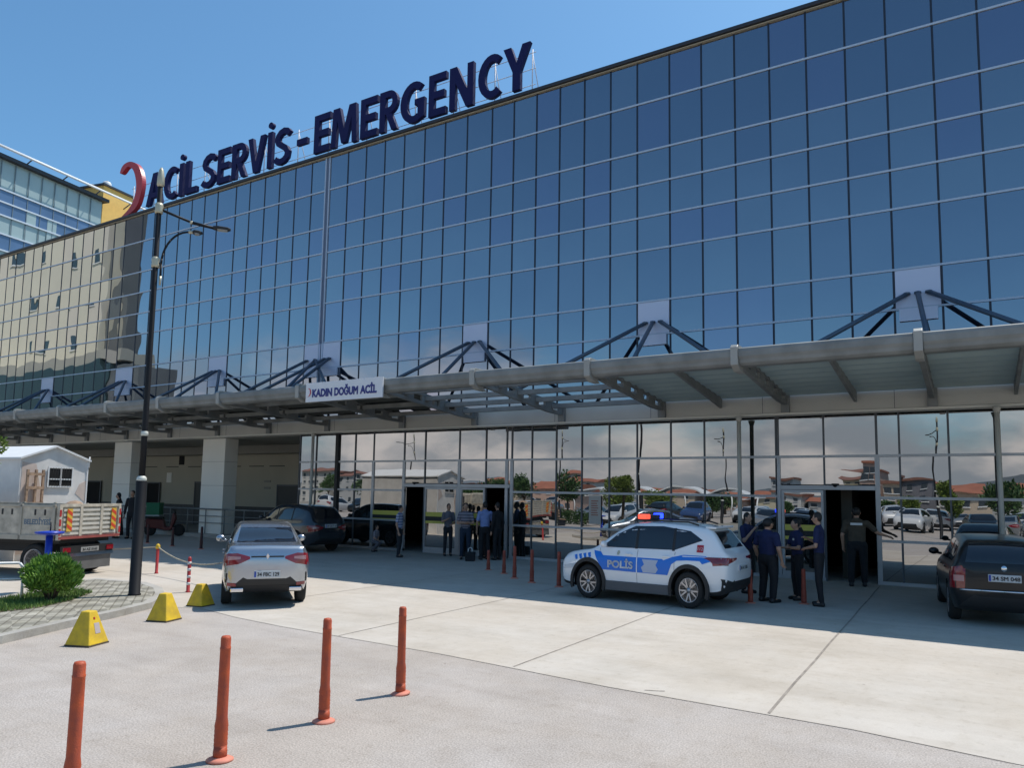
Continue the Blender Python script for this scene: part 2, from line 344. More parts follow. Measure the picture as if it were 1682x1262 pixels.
mx = nn.new('ShaderNodeMixRGB'); mx.blend_type = 'MULTIPLY'; mx.inputs['Fac'].default_value = 1
wv = nn.new('ShaderNodeTexChecker'); wv.inputs['Scale'].default_value = 3.4; wv.inputs['Color1'].default_value = (.58, .58, .57, 1); wv.inputs['Color2'].default_value = (1, 1, .98, 1)
mp2 = nn.new('ShaderNodeMapping'); mp2.inputs['Rotation'].default_value = (0, 0, 0.30); mp2.inputs['Scale'].default_value = (1, .7, 1); ll.new(t.outputs['Object'], mp2.inputs[0]); ll.new(mp2.outputs[0], wv.inputs['Vector'])
mw = nn.new('ShaderNodeMixRGB'); mw.blend_type = 'MULTIPLY'; mw.inputs['Fac'].default_value = .8
src = p.inputs['Base Color'].links[0].from_socket; ll.new(src, mx.inputs['Color1']); ll.new(bk.outputs['Color'], mw.inputs['Color1']); ll.new(wv.outputs['Color'], mw.inputs['Color2']); ll.new(mw.outputs[0], mx.inputs['Color2']); ll.new(mx.outputs[0], p.inputs['Base Color'])
sheet('pavement', inn, KH-0.002, m)
gp = [(-12.15, -13.15), (-12.5, -12.5), (-13.2, -11.75), (-13.75, -11.75), (-13.75, -12.5), (-13.25, -13.6), (-13.1, -15), (-12.7, -18), (-12.2, -18), (-12.1, -15)]
sheet('planting_bed', gp, KH+0.006, M_soil)
def in_poly(x, y, poly):
    c = False; n = len(poly)
    for i in range(n):
        x0, y0 = poly[i]; x1, y1 = poly[i-1]
        if (y0 > y) != (y1 > y) and x < (x1-x0)*(y-y0)/(y1-y0)+x0: c = not c
    return c
b = MB(); k = 0
while k < 9000:
    x = random.uniform(-13.75, -12.1); y = random.uniform(-15.5, -11.75)
    if in_poly(x, y, gp):
        k += 1; h = random.uniform(.03, .09); a = random.uniform(0, 6.28); w = .008; dx, dy = math.cos(a)*w, math.sin(a)*w
        b.b.faces.new([b.b.verts.new(q) for q in ((x-dx, y-dy, KH), (x+dx, y+dy, KH), (x+random.uniform(-.03, .03), y+random.uniform(-.03, .03), KH+h))])
tag(b.build('grass', M_grass, fix=False), kind='stuff')
# raised walkway under the recess, left
sheet('walkway', [(-60, -0.25), (-21.3, -0.25), (-21.3, 4.2), (-60, 4.2)], 0.15, M_kerb, thick=0.15)
# ------------------------------------------------------------------ hospital
H = thing('hospital_building', 'long hospital building with blue mirror glass front and beige recess at its left', 'building')
XR, XL = 8.0, -56.0
COLS = [7.7, 6.8, 5.0+.9, 5.0, 4.1, 3.2, 2.25, 1.33, .41, -.49, -1.47, -2.38, -3.29, -4.2, -5.1, -6.0, -6.91, -7.87, -8.7, -9.55, -10.38, -11.2, -12.03, -12.86, -13.84, -14.75, -15.62, -16.52, -17.41, -18.3, -19.19, -20.2, -21.06, -21.96, -22.85, -23.7, -24.6, -25.46, -26.64, -27.5, -28.37, -29.25, -30.15, -31.05, -31.96, -33.31, -34.2, -35.1, -36.0, -36.9, -37.8, -38.67, -39.84, -40.75, -41.65, -42.55, -43.45, -44.35, -45.25, -46.2, -47.3, -48.2, -49.1, -50.0, -50.9, -51.8, -52.7, -53.6]
ROWS = [4.42, 5.35, 6.35, 7.30, 8.77, 9.73, 10.69, 11.66, 13.10, 14.36]
GROWS = [0.06, 0.99, 1.98, 2.95, 3.93]
BOXC = [(-.49, -1.47), (-6.91, -7.87), (-12.86, -13.84), (-19.19, -20.2), (-20.2, -21.06), (-25.46, -26.64), (-31.96, -33.31), (-38.67, -39.84), (-46.2, -47.3)]
camp = Vector((0, -19.226, 1.95)); Rt = Rm.transposed()
panes = []
def pane(x0, x1, z0, z1, m, y=0.0):
    cx, cz = (x0+x1)/2, (z0+z1)/2; w, h = abs(x1-x0)-.045, z1-z0-.045
    ta, tb = random.gauss(0, .0024), random.gauss(0, .0020)
    q = [(cx+sx*w/2, y + sx*w/2*ta + sz*h/2*tb, cz+sz*h/2) for sx, sz in ((-1, -1), (1, -1), (1, 1), (-1, 1))]
    pc = [Rt @ (Vector(p)-camp) for p in q]
    pr = [(1229*c.x/-c.z, 1229*c.y/-c.z) for c in pc if c.z < -.1]
    A = 0
    if len(pr) == 4 and any(-841 < u < 841 and -572 < v < 690 for u, v in pr):
        A = abs(sum(pr[i][0]*pr[(i+1) % 4][1]-pr[(i+1) % 4][0]*pr[i][1] for i in range(4)))/2
    panes.append((A, q, m))
for i in range(len(COLS)-1):
    x1, x0 = COLS[i], COLS[i+1]
    for r in range(len(ROWS)-1):
        if ROWS[r] == 6.35 and (x1, x0) in BOXC: continue
        pane(x0, x1, ROWS[r], ROWS[r+1], M_glass[3 if random.random() < .05 else (random.choice((1, 1, 1, 1, 0, 2)) if 8.7 < ROWS[r] < 11 else random.choice((0, 0, 0, 0, 1, 2)))])
DOORX = [(-3.09, -1.98), (-15.95, -15.26), (-12.78, -12.12)]
gcols = [c for c in COLS if c > -21.0]; gcols.append(-21.03)
gx = sorted(set([c for c in gcols if not (-4.15 < c < -1.9) and not (-17.5 < c < -11.9)] + [-4.15, -3.09, -1.94, -17.45, -16.1, -15.22, -13.85, -12.84, -12.08, -11.90]))
for a, c in zip(gx, gx[1:]):
    for r in range(4):
        z0, z1 = GROWS[r], GROWS[r+1]
        mid = (a+c)/2
        if -4.15 < mid < -1.94:
            if r < 2: continue
            if r == 2: z0 = 2.25
        elif -16.1 < mid < -11.9:
            if r < 2: continue
            if r == 2: z0 = 2.2
        pane(a, c, z0, z1, M_gglass)
# glazed door leaves and side lights next to the openings
for a, c, z1 in ((-4.1, -3.14, 2.14), (-16.08, -15.97, 2.1), (-15.24, -13.9, 2.1), (-13.8, -12.86, 2.1)): pane(a, c, .08, z1, M_gglass, 0.02)
pane(-3.09, -1.98, 2.27, 2.9, M_gglass)
panes.sort(key=lambda t: -t[0])
rest = MB()
for k, (A, q, m) in enumerate(panes):
    if k < 100:
        b = MB(); b.quad(*q); b.build('glass_pane', m, H, fix=False)
    else: rest.quad(*q, mi=[*M_glass, M_gglass].index(m))
tag(rest.build('glass_pane', [*M_glass, M_gglass], H, fix=False), kind='stuff')
b = MB(); b.box(XL, XR, .14, 18, 3.97, 14.36); b.build('main_block', M_gask, H)
b = MB(); b.box(XL-.1, XR+.1, -.14, 18.1, 14.405, 14.505); b.build('roof_coping', M_coping, H, bevel=.01)
b = MB(); b.box(XL, XR, -.07, .12, 14.366, 14.392); b.build('cream_strip', M_cream, H)
for i, x in enumerate(COLS):
    b = MB()
    if x == -20.2:
        for dx in (-.10, .10): b.box(x+dx-.022, x+dx+.022, -.04, .13, 3.97, 14.36)
        b.build('expansion_joint_cover', M_trans, H); b = MB(); b.box(x-.077, x+.077, -.005, .13, 3.97, 14.36); b.build('expansion_joint', mat('joint_blue_grey', (.12, .16, .24), .5), H); continue
    b.box(x-.024, x+.024, -.012, .13, 3.97, 14.36); b.build('mullion', M_gask, H)
for z in ROWS[:-1]:
    b = MB(); b.box(XL, -20.34, -.03, .13, z-.024, z+.024); b.box(-20.06, XR, -.03, .13, z-.024, z+.024); b.build('transom', M_trans, H)
for x1, x0 in BOXC:
    b = MB(); b.box(x0+.03, x1-.03, -.02, .1, 6.38, 7.27); b.build('bracket_panel', M_box, H)
    b = MB(); b.box(x0+.10, x1-.10, -.07, -.02, 6.05, 6.34); b.build('bracket_panel', M_box, H)
# ground-floor framing
for x in gx:
    th = .05 if x in (-4.15, -1.94, -17.45, -16.1, -13.85, -12.08, -11.90) else .019
    mm = M_alu if th == .05 else M_aludark
    b = MB(); b.box(x-th, x+th, -.03, .06, .0, 3.95 if th < .05 else 2.95); b.build('mullion', mm, H)
    if th == .05:
        b = MB(); b.box(x-.026, x+.026, -.02, .06, 2.95, 3.95); b.build('mullion', M_aludark, H)
def segs(z, skips, m=M_alu, h=.03):
    xs = [-21.03] + [v for s in skips for v in s] + [XR]
    for a, c in zip(xs[::2], xs[1::2]):
        b = MB(); b.box(a, c, -.04, .055, z-h, z+h); b.build('transom', m, H)
segs(.03, [(-16.05, -15.2), (-12.8, -11.95), (-3.1, -1.99)], h=.05)
segs(.99, [(-16.05, -11.95), (-4.1, -1.99)])
segs(1.98, [(-16.05, -11.95), (-4.1, -1.99)])
segs(2.95, [])
b = MB(); b.box(-19.21, -19.07, -.07, .10, 0, 3.95); b.build('corner_post', M_black, H)
for a, c, z in ((-16.05, -13.9, 2.15), (-13.8, -11.95, 2.15), (-4.1, -1.99, 2.2)):
    b = MB(); b.box(a, c, -.05, .06, z-.05, z+.05); b.build('door_header', M_alu, H)
for a, c, z1 in ((-4.09, -3.12, 2.14), (-15.22, -13.9, 2.09), (-13.8, -12.86, 2.09)):
    d = MB(); d.box(a, a+.06, -.02, .05, .08, z1); d.box(c-.06, c, -.02, .05, .08, z1); d.box(a+.06, c-.06, -.02, .05, .08, .18); d.box(a+.06, c-.06, -.02, .05, z1-.06, z1)
    do = d.build('door_leaf_frame', M_alu, H)
    s = MB(); s.box(a+.07, c-.07, -.004, .012, 1.16, 1.30); s.box(a+.07, c-.07, -.004, .012, .94, 1.02); s.build('safety_band', M_yelband, do)
    s = MB(); s.box(a+.07, c-.07, -.003, .012, 1.02, 1.16); s.build('safety_band', M_black, do)
s = MB(); s.box(-17.4, -16.15, -.03, -.024, 1.16, 1.30); s.box(-17.4, -16.15, -.03, -.024, .98, 1.04); s.build('safety_band', M_yelband, H)
s = MB(); s.box(-17.4, -16.15, -.03, -.024, 1.04, 1.16); s.build('safety_band', M_black, H)
b = MB(); b.lathe([(.001, -.09), (.04, -.07), (.07, -.03), (.08, 0)], (-2.85, -.06, 2.30), 14, Matrix.Rotation(0, 4, 'X')); b.build('door_sensor', M_black, H)
b = MB(); b.lathe([(.001, -.09), (.04, -.07), (.07, -.03), (.08, 0)], (-15.6, -.06, 2.26), 14); b.build('door_sensor', M_black, H)
# dark hall behind the open doors
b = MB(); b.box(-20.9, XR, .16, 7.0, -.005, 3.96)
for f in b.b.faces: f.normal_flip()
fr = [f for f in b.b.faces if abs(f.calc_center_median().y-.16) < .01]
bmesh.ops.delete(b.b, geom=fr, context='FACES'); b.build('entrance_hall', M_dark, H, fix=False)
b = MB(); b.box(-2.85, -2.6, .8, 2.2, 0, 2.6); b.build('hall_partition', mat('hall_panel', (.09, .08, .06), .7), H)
# side light behind glass so that panes never show sky through gaps
# recess with beige wall
b = MB(); b.box(XL, -21.1, 4.2, 4.4, 0, 3.97); b.build('recess_wall', M_beige, H)
b = MB(); b.box(XL, -21.3, 4.15, 4.199, .15, 1.12); b.build('plinth', M_plinth, H)
b = MB(); b.box(XL, -21.1, 0.06, 4.2, 3.93, 3.969); b.build('soffit', M_soff, H)
b = MB(); b.box(XL, -21.1, 3.5, 4.19, 3.55, 3.92); b.build('soffit_beam', M_soff, H)
b = MB(); b.box(-21.1, -21.03, 0, 4.2, 0, 3.93); b.build('end_glazing', M_gask, H)
for x0, x1 in ((-32.95, -31.64), (-26.67, -25.28), (-39.6, -38.3)):
    b = MB(); b.box(x0, x1, -.02, .6, .15, 3.93)
    c = b.build('column', M_beigec, H, bevel=.01)
    g = MB()
    for z in (1.1, 2.05, 3.0): g.box(x0-.003, x1+.003, -.023, .603, z, z+.012)
    g.build('cladding_joint', M_soff, c)
for x0, x1, z1, mm in ((-36.8, -35.8, 2.15, M_dark), (-32.85, -32.0, 2.2, M_dkdoor), (-26.9, -25.5, 2.1, M_dkdoor), (-42.5, -41.2, 2.2, M_dark)):
    b = MB(); b.box(x0, x1, 4.12, 4.149, .15, z1); d = b.build('service_door', mm, H)
    g = MB(); g.box(x0-.06, x0, 4.10, 4.15, .15, z1+.06); g.box(x1, x1+.06, 4.10, 4.15, .15, z1+.06); g.box(x0, x1, 4.10, 4.15, z1, z1+.06); g.build('door_frame', M_aludark, d)
b = MB(); b.box(-34.35, -33.95, 4.17, 4.199, 3.1, 3.75); b.build('small_window', M_dark, H)
for x in (-37.2, -35.4, -33.6, -30.6, -29.0, -27.6):
    b = MB(); b.box(x, x+1.0, 4.18, 4.199, 2.98, 3.02); b.build('wall_slot', M_dkdoor, H)
for x, z in ((-27.9, 1.95), (-27.9, 2.25), (-35.3, 2.2)):
    b = MB(); b.box(x, x+.42, 4.17, 4.199, z, z+(.1 if x > -30 else .5)); b.build('wall_notice', M_soff if x > -30 else M_beigec, H)
b = MB(); b.box(-9.31, -8.94, -.035, -.03, 1.12, 1.92); po = b.build('door_poster', mat('poster_paper', (.50, .44, .38), .8), H)
b = MB()
for k in range(7): b.box(-9.24, -9.02-.02*(k % 3), -.038, -.0355, 1.36+.065*k, 1.385+.065*k)
b.build('poster_print', mat('poster_ink', (.35, .10, .06), .8), po)
# ------------------------------------------------------------------ canopy
K = thing('entrance_canopy', 'long grey steel canopy with ribs, front tube and sloping struts over the hospital entrance', 'canopy')
RIBX = [8.4, 5.35, 2.3, -.75, -3.85, -6.97, -9.95, -12.95, -15.8, -19.2, -22.2, -25.15, -28.2, -31.3, -34.4, -37.5, -40.6, -43.7, -46.8]
def zu(y): return 4.10 + (-y-.35)*0.088       # underside
def zt(y): return 4.43 + (-y-.35)*0.085       # top
for x in RIBX:
    b = MB(); ys = [-.5, -1.3, -2.1, -2.9, -3.7, -4.62]
    lo = [(y, zu(y) + .06*(i == 0)) for i, y in enumerate(ys)]; hi = [(y, zt(y)) for y in ys]
    for i in range(5):
        (ya, za), (yb, zb_) = lo[i], lo[i+1]; (yc, zc), (yd, zd) = hi[i], hi[i+1]
        for dx, w in ((0, .045),):
            b.prism([(ya, za), (yb, zb_), (yb, zb_+.09), (ya, za+.09)], lambda u, v, k: (x + (-w if k == 0 else w), u, v))
            b.prism([(yc, zc-.07), (yd, zd-.07), (yd, zd), (yc, zc)], lambda u, v, k: (x + (-w if k == 0 else w), u, v))
            b.prism([(ya-.22, za+.08), (ya+.22 if i else ya, za+.08), (ya+.22 if i else ya, zc-.06), (ya-.22, zc-.06)], lambda u, v, k: (x + (-.035 if k == 0 else .035), u, v))
    rb = b.build('rib', M_steel, K)
    b = MB(); b.prism([(-4.60, 4.42), (-4.45, 4.36), (-4.78, 4.36), (-5.0, 4.46), (-5.02, 4.80), (-4.95, 4.86), (-4.60, 4.86)], lambda u, v, k: (x + (-.07 if k == 0 else .07), u-.01, v))
    b.build('end_cap', M_steelL, rb, bevel=.01)
    b = MB(); b.box(x-.10, x+.10, -.56, -.47, 3.99, 4.40); b.build('foot_plate', M_steel, rb)
for a, c in zip(RIBX, RIBX[1:]):
    b = MB(); b.prism([(-4.62, 4.80), (-4.92, 4.80), (-4.985, 4.775), (-5.0, 4.72), (-4.995, 4.62), (-4.95, 4.56), (-4.93, 4.50), (-4.86, 4.455), (-4.62, 4.455)], lambda u, v, k: ((c+.07 if k == 0 else a-.07), u, v)); b.build('edge_gutter', M_steel, K, bevel=.012)
    open_bay = c < -6.97+.01 and a <= -6.97+.01 and a > -12.9 and c >= -12.96
    for y in ((-1.15, -2.05, -2.95, -3.85) if open_bay else ((-1.2, -2.4, -3.6) if a < -12.9 else ())):
        p = MB(); p.box(c+.05, a-.05, y-.06, y+.06, zu(y)+.13, zu(y)+.25); p.build('purlin', M_steel, K)
    if not open_bay:
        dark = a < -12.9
        b = MB(); n = 40; y0, y1 = -.5, -4.62
        rows = []
        for i in range(n+1):
            y = y0 + (y1-y0)*i/n; z = zt(y) - .04 + (.05 if (i//2) % 2 else -.0)
            rows.append((b.b.verts.new((c-.0, y, z)), b.b.verts.new((a, y, z))))
        for i in range(n):
            if dark and i % 10 in (5, 6):     # roof-light slots in the darker bays
                (p0, q0), (p1, q1) = rows[i], rows[i+1]
                segm = [0, .12, .32, .55, .75, 1]
                for s0, s1 in ((0, .12), (.32, .55), (.75, 1)):
                    pts = [p0.co.lerp(q0.co, s0), p0.co.lerp(q0.co, s1), p1.co.lerp(q1.co, s1), p1.co.lerp(q1.co, s0)]
                    b.quad(*pts)
                continue
            b.b.faces.new((rows[i][0], rows[i][1], rows[i+1][1], rows[i+1][0]))
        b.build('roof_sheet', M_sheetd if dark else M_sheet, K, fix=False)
        if not dark:
            xm = (a+c)/2; b = MB()
            b.prism([(-.5, 4.17), (-4.62, zu(-4.62)+.18), (-4.62, zt(-4.62)-.02), (-.5, zt(-.5)-.02)], lambda u, v, k: (xm + (-.03 if k == 0 else .03), u, v)); b.build('joist', M_steel, K)
b = MB(); b.box(-48, 9, -.46, -.14, 3.995, 4.42); b.build('fascia_beam', M_fascia, K, bevel=.01)
b = MB(); b.box(-48, 9, -.50, -.10, 3.935, 3.99); b.build('fascia_lip', mat('lip_white', (.66, .65, .58), .5), K)
for x in [-45 + 2.9*i for i in range(19)]:
    b = MB(); b.box(x-.006, x+.006, -.463, -.459, 4.0, 4.415); b.build('fascia_joint', M_aludark, K)
for x1, x0 in BOXC:
    xa = (x0+x1)/2
    if x1 == -19.19: tg = ((-22.2, -2.5), (-19.4, -2.9))
    elif x1 == -20.2: tg = ((-19.0, -3.1), (-17.0, -2.4), (-23.2, -2.5))
    else: tg = ((xa-3.0, -2.4), (xa+.35, -2.9), (xa+3.0, -2.3))
    for k, (tx, ty) in enumerate(tg):
        s = (xa + (-.22 if tx < xa-.5 else (.22 if tx > xa+.9 else 0)), -.07, 6.68)
        b = MB(); b.tube(s, (tx, ty, zt(ty)+.05), .055, n=10); b.lathe([(.001, -.02), (.075, -.02), (.075, .03), (.001, .03)], s, 10); b.build('strut', M_strut, K)
for x in (.42, -4.94, -19.75):
    b = MB(); b.tube((x, -.62, 0), (x, -.62, 3.94), .052, n=14); b.lathe([(.12, 0), (.12, .02), (.07, .03)], (x, -.62, 0), 14); b.lathe([(.052, 3.8), (.09, 3.93)], (x, -.62, 0), 14); b.build('post', M_fascia, K)
# ------------------------------------------------------------------ signs
G = thing('rooftop_sign', 'dark blue rooftop letters reading ACİL SERVİS - EMERGENCY with a red crescent', 'sign', (0, 0, 0))
LET = [('A', -32.34, -31.13), ('C', -31.02, -30.02), ('İ', -29.95, -29.55), ('L', -29.45, -28.61), ('S', -28.28, -27.36), ('E', -27.22, -26.4), ('R', -26.28, -25.34), ('V', -25.27, -24.23), ('İ', -24.11, -23.73), ('S', -23.64, -22.75), ('-', -22.34, -21.77), ('E', -21.38, -20.53), ('M', -20.47, -19.12), ('E', -18.96, -18.14), ('R', -18.02, -17.17), ('G', -17.04, -15.95), ('E', -15.76, -15.01), ('N', -14.86, -13.87), ('C', -13.67, -12.75), ('Y', -12.68, -11.66)]
def arc_band(cx, cz, rx, rz, tx, tz, a0, a1, n=18):
    """closed outline of an elliptical band; angles in degrees, anticlockwise"""
    o = []; q = []
    for i in range(n+1):
        a = math.radians(a0+(a1-a0)*i/n); o.append((cx+rx*math.cos(a), cz+rz*math.sin(a))); q.append((cx+(rx-tx)*math.cos(a), cz+(rz-tz)*math.sin(a)))
    return o + q[::-1]
def glyph(ch):
    """bold condensed capitals in a unit box: list of outlines that butt without overlapping"""
    t, h = .31, .165
    if ch == 'E': return [[(0, 0), (1, 0), (1, h), (t, h), (t, .5-h/2), (.90, .5-h/2), (.90, .5+h/2), (t, .5+h/2), (t, 1-h), (1, 1-h), (1, 1), (0, 1)]]
    if ch == 'L': return [[(0, 0), (1, 0), (1, h), (t+.03, h), (t+.03, 1), (0, 1)]]
    if ch == 'İ': return [[(.14, 0), (.86, 0), (.86, 1), (.14, 1)], [(.5+.36*math.cos(a), 1.19+.085*math.sin(a)) for a in [k*math.pi/8 for k in range(16)]]]
    if ch == '-': return [[(0, 0), (1, 0), (1, 1), (0, 1)]]
    if ch == 'N': return [[(0, 0), (.25, 0), (.25, .62), (.70, 0), (1, 0), (1, 1), (.75, 1), (.75, .38), (.30, 1), (0, 1)]]
    if ch == 'M': return [[(0, 0), (.19, 0), (.225, .68), (.41, .06), (.59, .06), (.775, .68), (.81, 0), (1, 0), (.93, 1), (.68, 1), (.50, .42), (.32, 1), (.07, 1)]]
    if ch == 'V': return [[(.36, 0), (.64, 0), (1, 1), (.73, 1), (.50, .27), (.27, 1), (0, 1)]]
    if ch == 'Y': return [[(.355, 0), (.645, 0), (.645, .42), (1, 1), (.71, 1), (.50, .62), (.29, 1), (0, 1), (.355, .42)]]
    if ch == 'A': return [[(0, 0), (.26, 0), (.335, .22), (.395, .38), (.50, .76), (.605, .38), (.665, .22), (.74, 0), (1, 0), (.645, 1), (.355, 1)], [(.335, .22), (.665, .22), (.608, .37), (.392, .37)]]
    if ch == 'C': return [arc_band(.60, .5, .60, .5, .29, .165, 52, 308)]
    if ch == 'G': return [arc_band(.56, .5, .56, .5, .27, .165, 52, 300), [(.60, .42), (.60, .56), (1, .56), (1, .10), (.842, .065), (.73, .20), (.73, .42)]]
    if ch == 'R': return [[(0, 0), (t, 0), (t, 1), (0, 1)], [(t, 1), (t, 1-h*.95), (.50, 1-h*.95)] + [(.50+.20*math.cos(a), .715+.128*math.sin(a)) for a in [math.pi/2-k*math.pi/8 for k in range(1, 8)]] + [(.50, .585), (t, .585), (t, .42), (.52, .42)] + [(.52+.46*math.cos(a), .71+.29*math.sin(a)) for a in [-math.pi/2+k*math.pi/10 for k in range(1, 10)]] + [(.52, 1)], [(t+.04, .419), (.66, .419), (1, 0), (.68, 0)]]
    if ch == 'S':
        P = [(.93, .80), (.80, .885), (.58, .92), (.36, .885), (.20, .80), (.155, .70), (.24, .60), (.48, .51), (.72, .42), (.845, .31), (.80, .19), (.62, .105), (.40, .08), (.20, .11), (.05, .185)]
        L_, R_s = [], []
        for k, (x, z) in enumerate(P):
            a = P[max(k-1, 0)]; c = P[min(k+1, len(P)-1)]; dx, dz = c[0]-a[0], c[1]-a[1]; m = math.hypot(dx*.55, dz); nx, nz = -dz/m, dx*.55/m
            L_.append((x+nx*.145, z+nz*.082)); R_s.append((x-nx*.145, z-nz*.082))
        return [L_ + R_s[::-1]]
for ch, x0, x1 in LET:
    z0, z1 = (15.48, 15.72) if ch == '-' else (14.92, 16.44)
    w = MB()
    for ol in glyph(ch): w.prism(ol, lambda u, v, k: (x0+u*(x1-x0), .30+.15*k, z0+v*(z1-z0)))
    w.build('letter', M_navy, G)
crp = [(-34.62, 17.06), (-34.4, 17.38), (-33.85, 17.44), (-33.25, 17.18), (-32.89, 16.74), (-32.7, 16.16), (-32.8, 15.5), (-33.09, 15.03), (-33.7, 14.79), (-34.26, 14.75), (-33.75, 15.02), (-33.38, 15.36), (-33.18, 15.87), (-33.26, 16.45), (-33.55, 16.98), (-34.0, 17.22), (-34.42, 17.0)]
def smooth_loop(P, n=5):
    out = []; N = len(P)
    for i in range(N):
        p0, p1, p2, p3 = P[i-1], P[i], P[(i+1) % N], P[(i+2) % N]
        for k in range(n):
            t = k/n; out.append(tuple(.5*((2*p1[c])+(-p0[c]+p2[c])*t+(2*p0[c]-5*p1[c]+4*p2[c]-p3[c])*t*t+(-p0[c]+3*p1[c]-3*p2[c]+p3[c])*t**3) for c in (0, 1)))
    return out
crp = smooth_loop(crp)
b = MB(); b.prism(crp, lambda u, v, k: (u, .28+.2*k, v)); b.build('crescent', M_red, G)
b = MB()
for x in [-33.9, -32.2, -30.5, -28.5, -26.6, -24.6, -22.6, -20.9, -18.9, -16.6, -14.9, -13.2, -11.75]:
    b.tube((x, .62, 14.5), (x, .62, 16.35), .02, n=6); b.tube((x, .62, 16.2), (x, 1.3, 14.5), .015, n=6); b.box(x-.09, x+.09, .5, .9, 14.5, 14.74)
for z in (15.1, 15.65, 16.2): b.tube((-34, .58, z), (-11.6, .58, z), .012, n=6)
b.build('support_frame', mat('frame_white', (.62, .62, .66), .5), G)
B = thing('canopy_banner', 'white banner reading KADIN DOĞUM ACİL with a red crescent on the canopy edge', 'sign')
bl = [(-15.35, -5.08, 4.33), (-12.62, -5.08, 4.33), (-12.62, -5.08, 4.83), (-15.35, -5.08, 4.83)]
b = MB(); b.box(-15.35, -12.62, -5.10, -5.05, 4.30, 4.82); b.build('panel', M_sign, B, bevel=.005)
M_navy2 = mat('banner_blue', (.03, .035, .20), .5)
for wd, a, c in (('KADIN', -15.10, -14.36), ('DOĞUM', -14.28, -13.44), ('ACİL', -13.37, -12.80)):
    fit_text(wd, a, c, 4.42, 4.65, lambda x, d, z: (x, -5.104-d, z), .05, .004).build('lettering', M_navy2, B)
cr = [(-15.27, 4.44), (-15.19, 4.46), (-15.14, 4.54), (-15.15, 4.62), (-15.2, 4.67), (-15.28, 4.68), (-15.2, 4.64), (-15.18, 4.56), (-15.21, 4.48)]
b = MB(); b.prism(cr, lambda u, v, k: (u, -5.104-.004*k, v)); b.build('crescent', mat('banner_red', (.5, .05, .07), .5), B)
# ------------------------------------------------------------------ vehicles
def catmull(P, t):
    n = len(P)
    for i in range(n-1):
        if P[i][0] <= t <= P[i+1][0] or i == n-2: break
    p0, p1, p2, p3 = P[max(i-1, 0)], P[i], P[i+1], P[min(i+2, n-1)]
    h = p2[0]-p1[0]; u = (t-p1[0])/h; out = [t]
    for k in range(1, len(p1)):
        m1 = (p2[k]-p0[k])/max(1e-6, (p2[0]-p0[0]))*h; m2 = (p3[k]-p1[k])/max(1e-6, (p3[0]-p1[0]))*h
        d = p2[k]-p1[k]
        if d == 0: m1 = m2 = 0
        else:
            m1 = max(min(m1/d, 3), 0)*d; m2 = max(min(m2/d, 3), 0)*d      # monotone
        out.append((2*u**3-3*u*u+1)*p1[k] + (u**3-2*u*u+u)*m1 + (-2*u**3+3*u*u)*p2[k] + (u**3-u*u)*m2)
    return out
def section(zb, zs, zt_, wb, ws, wt):
    H_ = zs-zb
    return [(0, zb), (wb*.8, zb), (wb*.97, zb+.03), (wb, zb+.09), (ws*.985, zb+H_*.33), (ws, zb+H_*.62), (ws*.992, zb+H_*.82), (ws*.965, zb+H_*.95), (ws*.93, zs+.0),
            (ws*.93*.62+wt*.38+.012, zs+(zt_-zs)*.38), (ws*.93*.25+wt*.75+.014, zs+(zt_-zs)*.76), (wt, zs+(zt_-zs)*.93), (wt*.9, zs+(zt_-zs)*.985), (wt*.5, zt_), (0, zt_+.006)]
